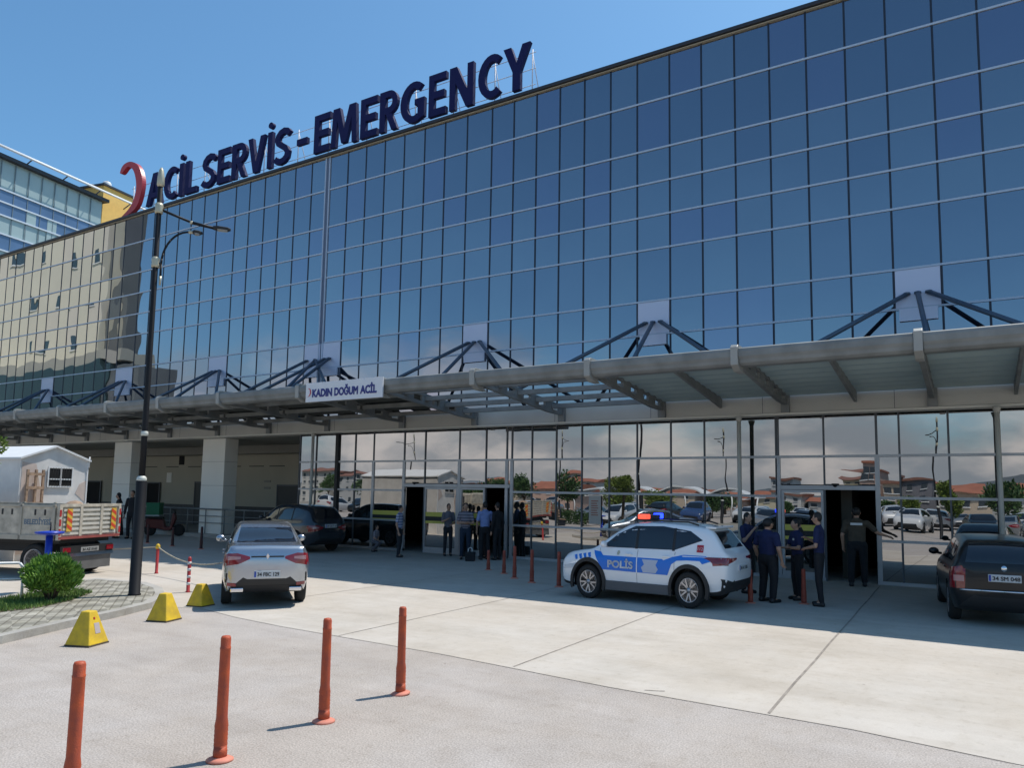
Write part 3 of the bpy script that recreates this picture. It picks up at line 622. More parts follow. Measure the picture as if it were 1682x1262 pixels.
PROF = {
 'suv': dict(st=[(-2.27, .50, .84, .90, .50, .56, .46), (-2.22, .40, .98, 1.05, .68, .76, .64), (-2.12, .33, 1.03, 1.13, .78, .85, .72), (-1.98, .28, 1.05, 1.30, .83, .89, .68), (-1.80, .26, 1.06, 1.50, .85, .92, .64), (-1.55, .25, 1.06, 1.585, .87, .93, .635),
      (-1.0, .22, 1.05, 1.64, .88, .93, .655), (-.3, .2, 1.03, 1.655, .88, .93, .665), (.3, .2, 1.01, 1.60, .88, .93, .65), (.75, .2, 1.0, 1.40, .88, .93, .66), (1.12, .2, .99, 1.15, .88, .93, .76), (1.3, .2, .98, 1.055, .88, .925, .80), (1.7, .22, .94, 1.0, .87, .91, .76), (2.05, .25, .86, .92, .84, .87, .70), (2.2, .3, .74, .78, .74, .79, .6), (2.27, .38, .58, .62, .55, .6, .42)],
      wx=(1.36, -1.32), r=.36, arch=.43, win=[(1.02, 1.10), (-.95, 1.12), (-1.62, 1.33), (-1.30, 1.50), (-.6, 1.575), (.15, 1.56), (.62, 1.38)], pil=(.05, -.92),
      rear=[(-.58, 1.18), (.58, 1.18), (.50, 1.50), (-.50, 1.50)], wind=[(1.14, -.68), (1.14, .68), (.42, .58), (.42, -.58)]),
 'sedan': dict(st=[(-2.32, .52, .80, .84, .5, .58, .45), (-2.27, .38, .94, 1.01, .70, .80, .68), (-2.16, .29, .98, 1.08, .80, .87, .74), (-1.9, .25, .98, 1.10, .84, .90, .72), (-1.62, .22, .98, 1.15, .85, .91, .68), (-1.2, .2, .97, 1.32, .85, .91, .61),
      (-.8, .18, .96, 1.41, .85, .91, .59), (-.2, .17, .95, 1.445, .85, .91, .59), (.3, .17, .94, 1.41, .85, .905, .58), (.75, .17, .93, 1.24, .85, .90, .61), (1.1, .17, .92, 1.04, .85, .90, .70), (1.3, .18, .90, .98, .84, .89, .74), (1.8, .2, .84, .90, .83, .87, .72), (2.1, .24, .76, .80, .8, .84, .66), (2.25, .3, .64, .67, .68, .74, .55), (2.31, .4, .54, .56, .5, .55, .4)],
      wx=(1.38, -1.33), r=.33, arch=.38, win=[(.95, .99), (-1.35, 1.02), (-1.50, 1.10), (-1.0, 1.29), (-.4, 1.37), (.2, 1.35), (.6, 1.22)], pil=(.05, -.85),
      rear=[(-.63, 1.12), (.63, 1.12), (.55, 1.355), (-.55, 1.355)], wind=[(1.08, -.64), (1.08, .64), (.38, .53), (.38, -.53)]),
 'hatch': dict(st=[(-2.12, .50, .86, .92, .52, .60, .48), (-2.08, .36, .98, 1.10, .72, .81, .70), (-1.99, .28, 1.0, 1.25, .80, .87, .64), (-1.85, .24, 1.0, 1.38, .84, .90, .61), (-1.5, .22, .98, 1.44, .85, .90, .60),
      (-.8, .18, .97, 1.475, .85, .90, .60), (-.2, .17, .96, 1.48, .85, .90, .60), (.3, .17, .95, 1.44, .85, .90, .59), (.75, .17, .94, 1.27, .85, .90, .61), (1.1, .17, .93, 1.05, .85, .90, .70), (1.3, .18, .91, .99, .84, .89, .74), (1.7, .2, .86, .91, .83, .87, .72), (1.98, .24, .78, .82, .8, .83, .64), (2.1, .32, .64, .67, .66, .72, .52), (2.14, .42, .54, .56, .5, .55, .4)],
      wx=(1.30, -1.28), r=.33, arch=.38, win=[(.95, 1.0), (-1.55, 1.04), (-1.70, 1.16), (-1.45, 1.35), (-.6, 1.40), (.2, 1.38), (.6, 1.23)], pil=(.05, -.85),
      rear=[(-.64, 1.06), (.64, 1.06), (.54, 1.38), (-.54, 1.38)], wind=[(1.08, -.64), (1.08, .64), (.38, .53), (.38, -.53)])}
def make_body(P, mats, clad):
    b = bmesh.new(); st = P['st']; x0, x1 = st[0][0], st[-1][0]; N = 64; rings = []
    for i in range(N+1):
        u = i/N; x = x0 + (x1-x0)*(u - .055*math.sin(2*math.pi*u)*1.0)
        _, zb, zs, zt_, wb, ws, wt = catmull(st, x); sc = section(zb, zs, zt_, wb, ws, wt)
        full = sc + [(-y, z) for y, z in sc[-2:0:-1]]
        rings.append([b.verts.new((x, y, z)) for y, z in full])
    n = len(rings[0])
    for a, c in zip(rings, rings[1:]):
        for i in range(n):
            f = b.faces.new((a[i], c[i], c[(i+1) % n], a[(i+1) % n])); f.smooth = True
            k = i if i < n//2 else n-1-i
            f.material_index = 1 if k < clad else 0
    b.faces.new(rings[0][::-1]); b.faces.new(rings[-1])
    bmesh.ops.recalc_face_normals(b, faces=b.faces)
    me = bpy.data.meshes.new('body'); b.to_mesh(me); b.free()
    for mm in mats: me.materials.append(mm)
    o = bpy.data.objects.new('body', me); COL.objects.link(o)
    cuts = []
    for wx in P['wx']:
        for s in (-1, 1):
            c = MB(); c.tube((wx, s*.60, P['r']), (wx, s*1.3, P['r']), P['arch'], n=36, mi=1, smooth=False)
            co = c.build('cut', mats); cuts.append(co)
            md = o.modifiers.new('b', 'BOOLEAN'); md.operation = 'DIFFERENCE'; md.object = co; md.solver = 'EXACT'
    me2 = evaluated(o); o.modifiers.clear(); old = o.data; o.data = me2; bpy.data.meshes.remove(old)
    for c in cuts: bpy.data.objects.remove(c)
    me2.set_sharp_from_angle(angle=math.radians(38))
    bb = bmesh.new(); bb.from_mesh(me2); bvh = BVHTree.FromBMesh(bb); bb.free()
    return o, bvh
def decal(bvh, poly, ax, m, name, parent, off=.005, step=.07, side=1):
    """outline draped over the body. ax 'y': poly (x,z) from the side; 'x': poly (y,z) from front/rear; 'z': poly (x,y) from above"""
    b = bmesh.new(); b.faces.new([b.verts.new((u, v, 0)) for u, v in poly])
    us = [p[0] for p in poly]; vs = [p[1] for p in poly]
    for k, (lo, hi) in enumerate(((min(us), max(us)), (min(vs), max(vs)))):
        c = lo + step
        while c < hi - 1e-4:
            no = Vector((1, 0, 0)) if k == 0 else Vector((0, 1, 0))
            bmesh.ops.bisect_plane(b, geom=b.verts[:]+b.edges[:]+b.faces[:], plane_co=no*c, plane_no=no); c += step
    bmesh.ops.triangulate(b, faces=[f for f in b.faces if len(f.verts) > 4])
    bad = []
    for v in b.verts:
        u, w = v.co.x, v.co.y
        if ax == 'y': o, d = Vector((u, side*3, w)), Vector((0, -side, 0))
        elif ax == 'x': o, d = Vector((side*4, u, w)), Vector((-side, 0, 0))
        else: o, d = Vector((u, w, 4)), Vector((0, 0, -1))
        h, nrm, _, _ = bvh.ray_cast(o, d)
        if h is None: bad.append(v); continue
        if nrm.dot(d) > 0: nrm = -nrm
        v.co = h + nrm*off
    if bad: bmesh.ops.delete(b, geom=bad, context='VERTS')
    for f in b.faces: f.smooth = True
    me = bpy.data.meshes.new(name); b.to_mesh(me); b.free(); me.materials.append(m)
    o = bpy.data.objects.new(name, me); COL.objects.link(o); o.parent = parent; return o
def text_decal(bvh, body, u0, u1, v0, v1, ax, m, name, parent, side=1, off=.008, bold=.02, step=.04, flip=False):
    t = text_bm(body, bold, 0.0); xs = [v.co.x for v in t.verts]; a, e = min(xs), max(xs)
    for k in range(1, int(abs(u1-u0)/step)+1):
        c = a+(e-a)*k*step/abs(u1-u0)
        bmesh.ops.bisect_plane(t, geom=t.verts[:]+t.edges[:]+t.faces[:], plane_co=(c, 0, 0), plane_no=(1, 0, 0))
    bad = []
    for v in t.verts:
        u = u0 + (v.co.x-a)/(e-a)*(u1-u0); w = v0 + (v.co.y+bold)/(.729+2*bold)*(v1-v0)
        if ax == 'y': o, d = Vector((u, side*3, w)), Vector((0, -side, 0))
        else: o, d = Vector((side*4, u, w)), Vector((-side, 0, 0))
        h, nrm, _, _ = bvh.ray_cast(o, d)
        if h is None: bad.append(v); continue
        if nrm.dot(d) > 0: nrm = -nrm
        v.co = h+nrm*off
    if bad: bmesh.ops.delete(t, geom=bad, context='VERTS')
    me = bpy.data.meshes.new(name); t.to_mesh(me); t.free(); me.materials.append(m)
    o = bpy.data.objects.new(name, me); COL.objects.link(o); o.parent = parent; return o
def make_wheel(parent, x, y, r, side, spokes=5, detail=True):
    RX = Matrix.Rotation(math.pi/2*(-side), 4, 'X')
    w = MB(); hw = .11
    w.lathe([(r*.66, -hw), (r*.90, -hw), (r*.97, -hw*.8), (r, -hw*.5), (r, hw*.5), (r*.97, hw*.8), (r*.90, hw), (r*.70, hw), (r*.66, hw*.8)], (x, y, r), 32, RX)
    wo = w.build('wheel', M_rubber, parent)
    d = MB(); d.lathe([(.001, hw*.15), (r*.62, hw*.15), (r*.65, hw*.7)], (x, y, r), 28, RX); d.build('rim_well', M_rimd, wo)
    s = MB(); s.lathe([(r*.62, hw*.80), (r*.655, hw*.98), (r*.67, hw*.8)], (x, y, r), 32, RX)
    if detail:
        for k in range(spokes):
            a = 2*math.pi*k/spokes + .31
            for da in (-.26, .26):
                p0 = Vector((math.cos(a)*r*.12, math.sin(a)*r*.12, hw*.80)); p1 = Vector((math.cos(a+da)*r*.62, math.sin(a+da)*r*.62, hw*.92))
                q = [Vector((-math.sin(a), math.cos(a), 0))*ww for ww in (r*.05, r*.042)]
                pts = [p0+q[0], p0-q[0], p1-q[1], p1+q[1]]
                top = [Vector((x, y, r)) + RX.to_3x3() @ p for p in pts]; bot = [Vector((x, y, r)) + RX.to_3x3() @ (p-Vector((0, 0, .03))) for p in pts]
                vt = [s.b.verts.new(p) for p in top]; vb = [s.b.verts.new(p) for p in bot]
                s.b.faces.new(vt); s.b.faces.new(vb[::-1])
                for i in range(4): s.b.faces.new((vt[i], vb[i], vb[(i+1) % 4], vt[(i+1) % 4]))
        s.lathe([(.001, hw*.98), (r*.13, hw*.92), (r*.15, hw*.7)], (x, y, r), 16, RX)
    else:
        s.lathe([(.001, hw*.7), (r*.62, hw*.78)], (x, y, r), 20, RX)
    s.build('rim', M_rim, wo)
def paint(name, col, rough=.25, metal=0.0):
    return mat(name, col, rough, metal, coat=.8, spec=.5)
P_white = paint('police_white', (.83, .83, .84)); P_silver = paint('silver_paint', (.42, .45, .49), .24, .85); P_blk = mat('black_paint', (.008, .009, .011), .3, spec=.35, coat=.25)
P_dark = paint('anthracite_paint', (.02, .024, .03), .22); P_grey = paint('grey_paint', (.18, .19, .2)); P_redc = paint('dark_red_paint', (.2, .02, .02)); P_bluec = paint('blue_paint', (.03, .06, .16))
M_letw = mat('letter_white', (.88, .88, .88), .5); M_plate = mat('plate_white', (.55, .56, .56), .5); M_platek = mat('plate_ink', (.02, .02, .02), .6); M_blue = mat('police_blue', (.012, .17, .66), .35); M_plb = mat('plate_blue', (.02, .06, .35), .5)
def car(name, label, kind, pm, group=None, tail='bar', plate=None, detail=True, clad=2, glass=None):
    P = PROF[kind]; root = thing(name, label, 'car', group=group); gl = glass or M_carglass
    body, bvh = make_body(P, [pm, M_black], clad); body.parent = root
    W2 = max(s[5] for s in P['st']); xr = P['st'][0][0]; xf = P['st'][-1][0]
    for s in (1, -1):
        w = P['win']; xa, xb = P['pil']
        decal(bvh, w, 'y', gl, 'side_window', root, side=s, off=.004)
        for xx in (xa, xb):
            z1 = max(z for _, z in w)+.0
            decal(bvh, [(xx-.035, w[0][1]), (xx+.035, w[0][1]), (xx+.03, z1-.03), (xx-.03, z1-.03)], 'y', M_black, 'window_pillar', root, side=s, off=.007)
        if detail:
            for xx in (1.05, .0, xb-.05):
                decal(bvh, [(xx-.004, P['r']+.02), (xx+.004, P['r']+.02), (xx+.004, w[0][1]-.02), (xx-.004, w[0][1]-.02)], 'y', M_black, 'door_gap', root, side=s, off=.003, step=.12)
            for xx in (.22, xb+.16):
                hb = MB(); hb.box(xx-.09, xx+.09, s*(W2*.985)-.012, s*(W2*.985)+.022, w[0][1]-.13, w[0][1]-.10); hb.build('door_handle', pm, root, bevel=.008)
        mb = MB(); zc = w[0][1]+.07; mb.ell((.86, s*(W2+.075), zc), .075, .11, .07, 12); mb.tube((.88, s*(W2-.09), zc-.05), (.86, s*(W2+.04), zc-.03), .025, n=8)
        mb.build('wing_mirror', pm, root)
        # head lamps
        decal(bvh, [(xf-.62, .74), (xf-.12, .66), (xf-.10, .58), (xf-.45, .62)], 'y', M_head, 'headlight', root, side=s, off=.006, step=.05)
        for wx in P['wx']: make_wheel(root, wx, s*(W2-.115), P['r'], s, detail=detail)
    decal(bvh, P['wind'], 'z', gl, 'windshield', root, off=.004, step=.1)
    decal(bvh, P['rear'], 'x', gl, 'rear_window', root, side=-1, off=.005, step=.05)
    decal(bvh, [(-.55, .42), (.55, .42), (.5, .58), (-.5, .58)], 'x', M_black, 'front_grille', root, side=1, off=.006)
    for s in (1, -1):
        if tail == 'vertical':
            decal(bvh, [(s*.86, .62), (s*.66, .62), (s*.64, .92), (s*.70, 1.0), (s*.86, .96)], 'x', M_tail, 'tail_light', root, side=-1, off=.006, step=.05)
            decal(bvh, [(s*.84, .74), (s*.67, .74), (s*.67, .84), (s*.84, .84)], 'x', M_tailw, 'tail_light_lens', root, side=-1, off=.009, step=.05)
            decal(bvh, [(xr+.02, .62), (xr+.30, .62), (xr+.26, .95), (xr+.02, .95)], 'y', M_tail, 'tail_light', root, side=s, off=.006, step=.05)
        elif tail == 'bar':
            decal(bvh, [(s*.88, .74), (s*.58, .78), (s*.36, .86), (s*.36, .90), (s*.62, .96), (s*.88, .95)], 'x', M_tail, 'tail_light', root, side=-1, off=.006, step=.05)
            decal(bvh, [(s*.80, .84), (s*.55, .86), (s*.55, .90), (s*.80, .91)], 'x', M_tailw, 'tail_light_lens', root, side=-1, off=.009, step=.05)
            decal(bvh, [(xr+.05, .78), (xr+.34, .86), (xr+.30, .93), (xr+.05, .94)], 'y', M_tail, 'tail_light', root, side=s, off=.006, step=.05)
        else:
            decal(bvh, [(s*.90, .86), (s*.66, .92), (s*.30, .97), (s*.30, 1.0), (s*.90, 1.02)], 'x', M_tail, 'tail_light', root, side=-1, off=.006, step=.05)
            decal(bvh, [(xr+.05, .87), (xr+.20, .88), (xr+.58, 1.0), (xr+.48, 1.02), (xr+.05, 1.02)], 'y', M_taild, 'tail_light', root, side=s, off=.006, step=.05)
    if plate:
        pz = plate[1]; h, nrm, _, _ = bvh.ray_cast(Vector((-4, 0, pz)), Vector((1, 0, 0)))
        px = (h.x if h else xr) - .02
        b = MB(); b.box(px-.012, px+.05, -.27, .27, pz-.06, pz+.06); po = b.build('number_plate', M_plate, root, bevel=.004)
        b = MB(); b.box(px-.0145, px-.012, .225, .262, pz-.05, pz+.05); b.build('plate_band', M_plb, po)
        t = fit_text(plate[0], .20, -.25, pz-.035, pz+.035, lambda y, d, z: (px-.013-d, y, z), .03, .003); t.build('plate_number', M_platek, po)
    return root, bvh, body, P
def num(s): return s
# police suv ------------------------------------------------
POL, bvh, pbody, PP = car('police_car', 'white police SUV with blue POLİS stripe and roof light bar, parked facing left', 'suv', P_white, tail='wedge', plate=('34 A 1155', .80), clad=3)
POL['category'] = 'police car'
for s in (1, -1):
    decal(bvh, [(.98, .64), (-.80, .62), (-.88, .80), (-.66, .93), (.98, .93)], 'y', M_blue, 'blue_stripe', POL, side=s, off=.006)
    decal(bvh, [(-.62, .66), (-.80, .62), (-.90, .84), (-1.03, .915), (-1.28, .935), (-1.60, .935), (-1.66, .88), (-1.86, .94), (-1.74, 1.035), (-1.2, 1.035), (-.92, .985), (-.62, .88)], 'y', M_blue, 'blue_stripe', POL, side=s, off=.0055)
    decal(bvh, [(.97, .66), (.93, .93), (1.02, 1.0), (1.22, 1.02), (1.14, .88)], 'y', M_blue, 'blue_swoosh', POL, side=s, off=.0062)
    for k in range(4):
        x = 1.28 + .13*k
        decal(bvh, [(x, .88-.02*k), (x+.06, .86-.02*k), (x+.11, .955-.02*k), (x+.03, .975-.02*k)], 'y', M_blue, 'blue_chequer', POL, side=s, off=.006)
    decal(bvh, [(.015, .62), (-.01, .62), (-.01, .93), (.015, .93)], 'y', P_white, 'white_gap', POL, side=s, off=.009)
    decal(bvh, [(-.17, .64), (-.50, .64), (-.56, .72), (-.50, .80), (-.56, .90), (-.14, .90), (-.20, .80), (-.12, .74)][::-1], 'y', mat('crest_pale', (.45, .50, .62), .4), 'crest_panel', POL, side=s, off=.009)
    st = []
    for k in range(12):
        a = math.pi*2*k/12; r = .05 if k % 2 == 0 else .032; st.append((.52+math.cos(a)*r, 1.0+math.sin(a)*r*1.1-.0))
    decal(bvh, st, 'y', M_gold, 'star_badge', POL, side=s, off=.008, step=.03)
    decal(bvh, [(-1.50, 1.10), (-1.66, 1.10), (-1.66, 1.24), (-1.50, 1.24)], 'y', M_red, 'number_badge', POL, side=s, off=.008, step=.05)
    text_decal(bvh, '112', *((-1.52, -1.645) if s == 1 else (-1.645, -1.52)), 1.135, 1.20, 'y', P_white, 'badge_number', POL, side=s, off=.011)
    text_decal(bvh, 'POLİS', *((.80, .10) if s == 1 else (.10, .80)), .69, .85, 'y', M_letw, 'lettering', POL, side=s, off=.011, bold=.045)
    for wx in PP['wx']:
        b = MB(); n = 22; r0, r1 = .425, .50; ring = []
        for i in range(n+1):
            a = math.radians(-18 + 216*i/n); ring.append([(wx+math.cos(a)*rr, s*yy, .36+math.sin(a)*rr) for rr, yy in ((r0, .90), (r0, .955), (r1, .95), (r1+.012, .90))])
        vs = [[b.b.verts.new(p) for p in q] for q in ring]
        for a_, c_ in zip(vs, vs[1:]):
            for k in range(4): b.b.faces.new((a_[k], c_[k], c_[(k+1) % 4], a_[(k+1) % 4]))
        b.b.faces.new(vs[0]); b.b.faces.new(vs[-1][::-1]); b.build('wheel_arch_trim', M_black, POL)
    b = MB(); b.box(-.85, .88, s*.88-.05, s*.88+.05, .22, .42); b.build('sill_trim', mat('sill_grey', (.10, .10, .105), .6), POL, bevel=.02)
    b = MB(); b.path([(.35, s*.60, 1.63), (.15, s*.61, 1.68), (-1.2, s*.60, 1.675), (-1.45, s*.59, 1.62)], .016, 8); b.build('roof_rail', M_black, POL)
decal(bvh, [(-.80, .36), (.80, .36), (.86, .62), (.60, .56), (-.60, .56), (-.86, .62)], 'x', M_black, 'rear_diffuser', POL, side=-1, off=.006)
b = MB(); b.box(-1.86, -1.60, -.56, .56, 1.555, 1.60); b.build('roof_spoiler', P_white, POL, bevel=.015)
b = MB(); b.box(.02, .20, -.46, .46, 1.67, 1.70); b.tube((.11, -.3, 1.62), (.11, -.3, 1.68), .02); b.tube((.11, .3, 1.62), (.11, .3, 1.68), .02); LB = b.build('light_bar', M_black, POL)
M_redl = mat('red_lamp', (.75, .10, .07), .2, emit=(1.0, .10, .05), estr=1.3); M_bluel = mat('blue_lamp', (.01, .02, .7), .2, emit=(0.01, .03, 1.0), estr=7.0); M_lampw = mat('lamp_bar_grey', (.05, .05, .055), .3)
b = MB(); b.box(.0, .22, .20, .47, 1.70, 1.80); b.build('red_beacon', M_redl, LB, bevel=.02)
b = MB(); b.box(.01, .21, -.36, .195, 1.70, 1.785); b.build('bar_centre', M_lampw, LB, bevel=.02)
b = MB(); b.box(.0, .22, -.52, -.365, 1.70, 1.81); b.build('blue_beacon', M_bluel, LB, bevel=.02)
place(POL, (-5.25, -5.55, 0), math.radians(180-2.5), scale=(.735, .86, .885))
# silver sedan ----------------------------------------------
SED, bv2, sb, SP = car('silver_sedan', 'silver four-door sedan seen from behind, between yellow blocks and the shade edge', 'sedan', P_silver, plate=('34 FBC 129', .60), tail='bar')
decal(bv2, [(-.85, .22), (.85, .22), (.72, .40), (-.72, .40)], 'x', M_black, 'rear_diffuser', SED, side=-1, off=.006)
decal(bv2, [(-.34, .91), (.34, .91), (.34, .885), (-.34, .885)], 'x', M_black, 'boot_trim', SED, side=-1, off=.006)
for s in (1, -1):
    b = MB(); b.box(-2.30, -2.2, s*.60-.13, s*.60+.13, .30, .37); b.build('exhaust_trim', M_chrome, SED, bevel=.015)
    decal(bv2, [(s*.80, .40), (s*.62, .40), (s*.62, .45), (s*.80, .46)], 'x', M_tail, 'reflector', SED, side=-1, off=.008, step=.05)
    decal(bv2, [(s*.84, .46), (s*.81, .46), (s*.80, .62), (s*.83, .62)], 'x', M_black, 'bumper_slot', SED, side=-1, off=.008, step=.05)
b = MB(); pts = [(0, .05), (.034, 0), (0, -.05), (-.034, 0)]; hh = bv2.ray_cast(Vector((-4, 0, .90)), Vector((1, 0, 0)))[0].x
b.prism(pts, lambda u, v, k: (hh-.004-.016*k, u, .905+v)); b.build('badge', M_chrome, SED)
place(SED, (-11.4, -9.62, 0), math.radians(142.5), scale=(.80, .76, .94))
# black car on the right -------------------------------------
BLK, bv3, bb3, _ = car('black_hatchback', 'black hatchback with upright red tail lights parked by the right edge', 'hatch', P_blk, plate=('34 SM 048', .82), tail='vertical')
b = MB(); b.path([(-2.09, -.75, .60), (-2.15, -.4, .605), (-2.16, 0, .605), (-2.15, .4, .605), (-2.09, .75, .60)], .016, 8); b.build('bumper_chrome', M_chrome, BLK)
b = MB(); hh = bv3.ray_cast(Vector((-4, 0, 1.0)), Vector((1, 0, 0)))[0].x; b.lathe([(.001, .02), (.045, .02), (.055, 0)], (hh, 0, .98), 16, Matrix.Rotation(-math.pi/2, 4, 'Y')); b.build('badge', M_chrome, BLK)
b = MB(); b.lathe([(.001, .01), (.05, .01), (.05, 0)], (hh-.002, -.42, .98), 16, Matrix.Rotation(-math.pi/2, 4, 'Y')); b.build('round_sticker', mat('sticker_blue', (.05, .20, .35), .4), BLK)
place(BLK, (.12, -3.45, 0), math.radians(96), scale=(.88, .80, .93))
# dark suv on the left ---------------------------------------
DSU, bv4, _, _ = car('dark_suv', 'anthracite SUV standing in the shade in front of the glazed corner', 'suv', P_dark, plate=('34 CKT 61', .93), tail='bar')
place(DSU, (-18.95, -2.0, 0), math.radians(174), scale=(.80, .80, .90))
# ------------------------------------------------------------------ people
def lump(m, p0, p1, r0, r1, flat=1.0, n=12):
    """tapered limb with round ends; flat squeezes it front to back"""
    p0, p1 = Vector(p0), Vector(p1); b = m.b; L = (p1-p0).length
    q = (p1-p0).to_track_quat('Z', 'Y')
    prof = [(r0*math.sin(a), -r0*math.cos(a)) for a in (0.12, .55, 1.05)] + [(r0, 0), ((r0+r1)/2, L/2), (r1, L)] + [(r1*math.cos(a), L+r1*math.sin(a)) for a in (.5, 1.0, 1.45)]
    rings = [[b.verts.new(p0 + q @ Vector((r*math.cos(2*math.pi*i/n), r*math.sin(2*math.pi*i/n)*flat, z))) for i in range(n)] for r, z in prof]
    for a, c in zip(rings, rings[1:]):
        for i in range(n): b.faces.new((a[i], a[(i+1) % n], c[(i+1) % n], c[i]))
    b.faces.new(rings[0][::-1]); b.faces.new(rings[-1])
    return m
def remesh(m, name, material, parent, vox=.013, smooth_it=2):
    o = m.build(name, material); r = o.modifiers.new('r', 'REMESH'); r.mode = 'VOXEL'; r.voxel_size = vox; r.use_smooth_shade = True
    s = o.modifiers.new('s', 'SMOOTH'); s.factor = .5; s.iterations = smooth_it
    me = evaluated(o); me.name = name; o.modifiers.clear(); old = o.data; o.data = me; bpy.data.meshes.remove(old)
    if not me.materials: me.materials.append(material)
    o.parent = parent; return o
clothM = {}
def cloth(name, col, var=.12):
    k = (name, col)
    if k not in clothM: clothM[k] = mat(name, col, .85, var=var, scale=9, bump=.8, bscale=11)
    return clothM[k]
def stripes(name, a, c):
    m = bpy.data.materials.new(name); m.use_nodes = True; n = m.node_tree.nodes; l = m.node_tree.links; p = n['Principled BSDF']; p.inputs['Roughness'].default_value = .8
    t = n.new('ShaderNodeTexCoord'); w = n.new('ShaderNodeTexWave'); w.bands_direction = 'Z'; w.inputs['Scale'].default_value = 3.4; l.new(t.outputs['Object'], w.inputs['Vector'])
    r = n.new('ShaderNodeValToRGB'); r.color_ramp.interpolation = 'CONSTANT'; r.color_ramp.elements[0].color = (*a, 1); r.color_ramp.elements[1].position = .72; r.color_ramp.elements[1].color = (*c, 1)
    l.new(w.outputs['Fac'], r.inputs['Fac']); l.new(r.outputs['Color'], p.inputs['Base Color']); return m
POSE = {  # elbow, wrist, for (right, left); x right, y forward, z up in a 1.75 m figure
 'stand': (((.27, -.02, 1.13), (.26, .06, .88)), ((-.27, -.02, 1.13), (-.26, .06, .88))),
 'phone': (((.25, .03, 1.15), (.08, .25, 1.25)), ((-.25, .02, 1.13), (-.09, .24, 1.08))),
 'hip': (((.36, -.06, 1.18), (.24, .05, .99)), ((-.36, -.06, 1.18), (-.24, .05, .99))),
 'chin': (((.26, .10, 1.15), (.10, .24, 1.38)), ((-.24, .10, 1.12), (.05, .25, 1.13))),
 'crossed': (((.26, .08, 1.14), (-.05, .24, 1.16)), ((-.26, .08, 1.14), (.06, .25, 1.13))),
 'lean': (((.38, .04, 1.20), (.54, .14, 1.14)), ((-.27, -.02, 1.13), (-.26, .06, .88))),
 'hold': (((.27, .04, 1.12), (.20, .26, 1.02)), ((-.27, -.02, 1.13), (-.26, .04, .88)))}
def person(label, loc, face, h, shirt, trousers, pose='stand', sleeve='short', hair='short', girth=1.0, stride=0.0, crouch=False, gname=None, badge=False, squash=.86, extra=None):
    k = h/1.75
    root = thing('person', label, 'person', loc, math.radians(face)-math.pi/2, gname, (k*squash*girth, k*squash*girth, k))
    (er, wr), (el, wl_) = POSE[pose]
    dz = -.42 if crouch else 0
    hip, kneeY, kneeZ = .93+dz, (.34 if crouch else .02), (.46 if crouch else .50)
    legs = []
    for s in (1, -1):
        st = stride*s
        legs.append(((s*.095, 0, hip), (s*.115, kneeY+st*.5, kneeZ), (s*.12, (-.02 if crouch else -.02)+st, .09)))
    T = lambda p: (p[0], p[1]+(.12 if crouch and p[2] > 1 else 0), p[2]+dz)
    sh = [T((.185, 0, 1.42)), T((-.185, 0, 1.42))]; arms = [(sh[0], T(er), T(wr)), (sh[1], T(el), T(wl_))]
    # body: one continuous skin surface
    m = MB()
    lump(m, T((0, .0, 1.0)), T((0, 0, 1.36)), .125, .15, .68); lump(m, T((-.12, 0, 1.41)), T((.12, 0, 1.41)), .075, .075, .85)
    lump(m, T((0, -.005, 1.45)), T((0, .015, 1.56)), .058, .052)
    hc = Vector(T((0, .03, 1.645))); m.ell(hc, .074, .092, .108, 14); m.ell(hc+Vector((0, .028, -.06)), .052, .058, .05, 10)
    lump(m, hc+Vector((0, .085, .005)), hc+Vector((0, .108, -.025)), .010, .016, n=8)                                  # nose
    for s in (1, -1):
        m.ell(hc+Vector((s*.076, -.005, -.005)), .012, .02, .032, 8); m.ell(hc+Vector((s*.030, .082, .015)), .012, .010, .008, 8)
    m.ell(hc+Vector((0, .088, -.052)), .024, .010, .008, 8)                                                            # lips
    for i, (a, e, w) in enumerate(arms):
        a, e, w = Vector(a), Vector(e), Vector(w); lump(m, a, e, .050, .040); lump(m, e, w, .040, .027)
        d = (w-e).normalized(); side = d.cross(Vector((0, 0, 1))) if abs(d.z) < .8 else Vector((0, 1, 0)); side.normalize(); inn_ = d.cross(side)
        pc = w + d*.055; lump(m, w+d*.01, pc+d*.02, .028, .034, .8, 8)
        for f in range(4):
            off = side*(.024*(f-1.5)); L = (.055, .068, .062, .048)[f]; r_ = pc + d*.035 + off; kx = r_+d*L*.55+inn_*.008
            lump(m, r_, kx, .0105, .0095, n=6); lump(m, kx, kx+d*L*.35+inn_*.022, .0095, .008, n=6)
        th = w + d*.03 - side*.03; lump(m, th, th+d*.035-side*.022, .012, .0105, n=6); lump(m, th+d*.035-side*.022, th+d*.065-side*.022, .0105, .009, n=6)
    for hp, kn, an in legs:
        lump(m, hp, kn, .085, .055); lump(m, kn, an, .055, .036); lump(m, an, (an[0], an[1]+.12, .04), .036, .03)
    remesh(m, 'body', M_skin, root, .0105, 1)
    # shirt
    m = MB(); lump(m, T((0, .0, .98)), T((0, 0, 1.36)), .160, .172, .68); lump(m, T((-.13, -.005, 1.40)), T((.13, -.005, 1.40)), .088, .088, .85); lump(m, T((0, -.01, 1.45)), T((0, -.005, 1.485)), .072, .066)
    for a, e, w in arms:
        a, e, w = Vector(a), Vector(e), Vector(w)
        if sleeve == 'long': lump(m, a, e, .068, .056); lump(m, e, e.lerp(w, .9), .055, .042)
        else: lump(m, a, a.lerp(e, .68), .068, .062)
    shirt_o = remesh(m, 'shirt', shirt, root, .014)
    m = MB()
    lump(m, (0, -.005, hip+.0), (0, 0, hip+.09), .158, .156, .70)
    for hp, kn, an in legs: lump(m, hp, kn, .100, .072); lump(m, kn, (an[0], an[1], .12), .072, .060)
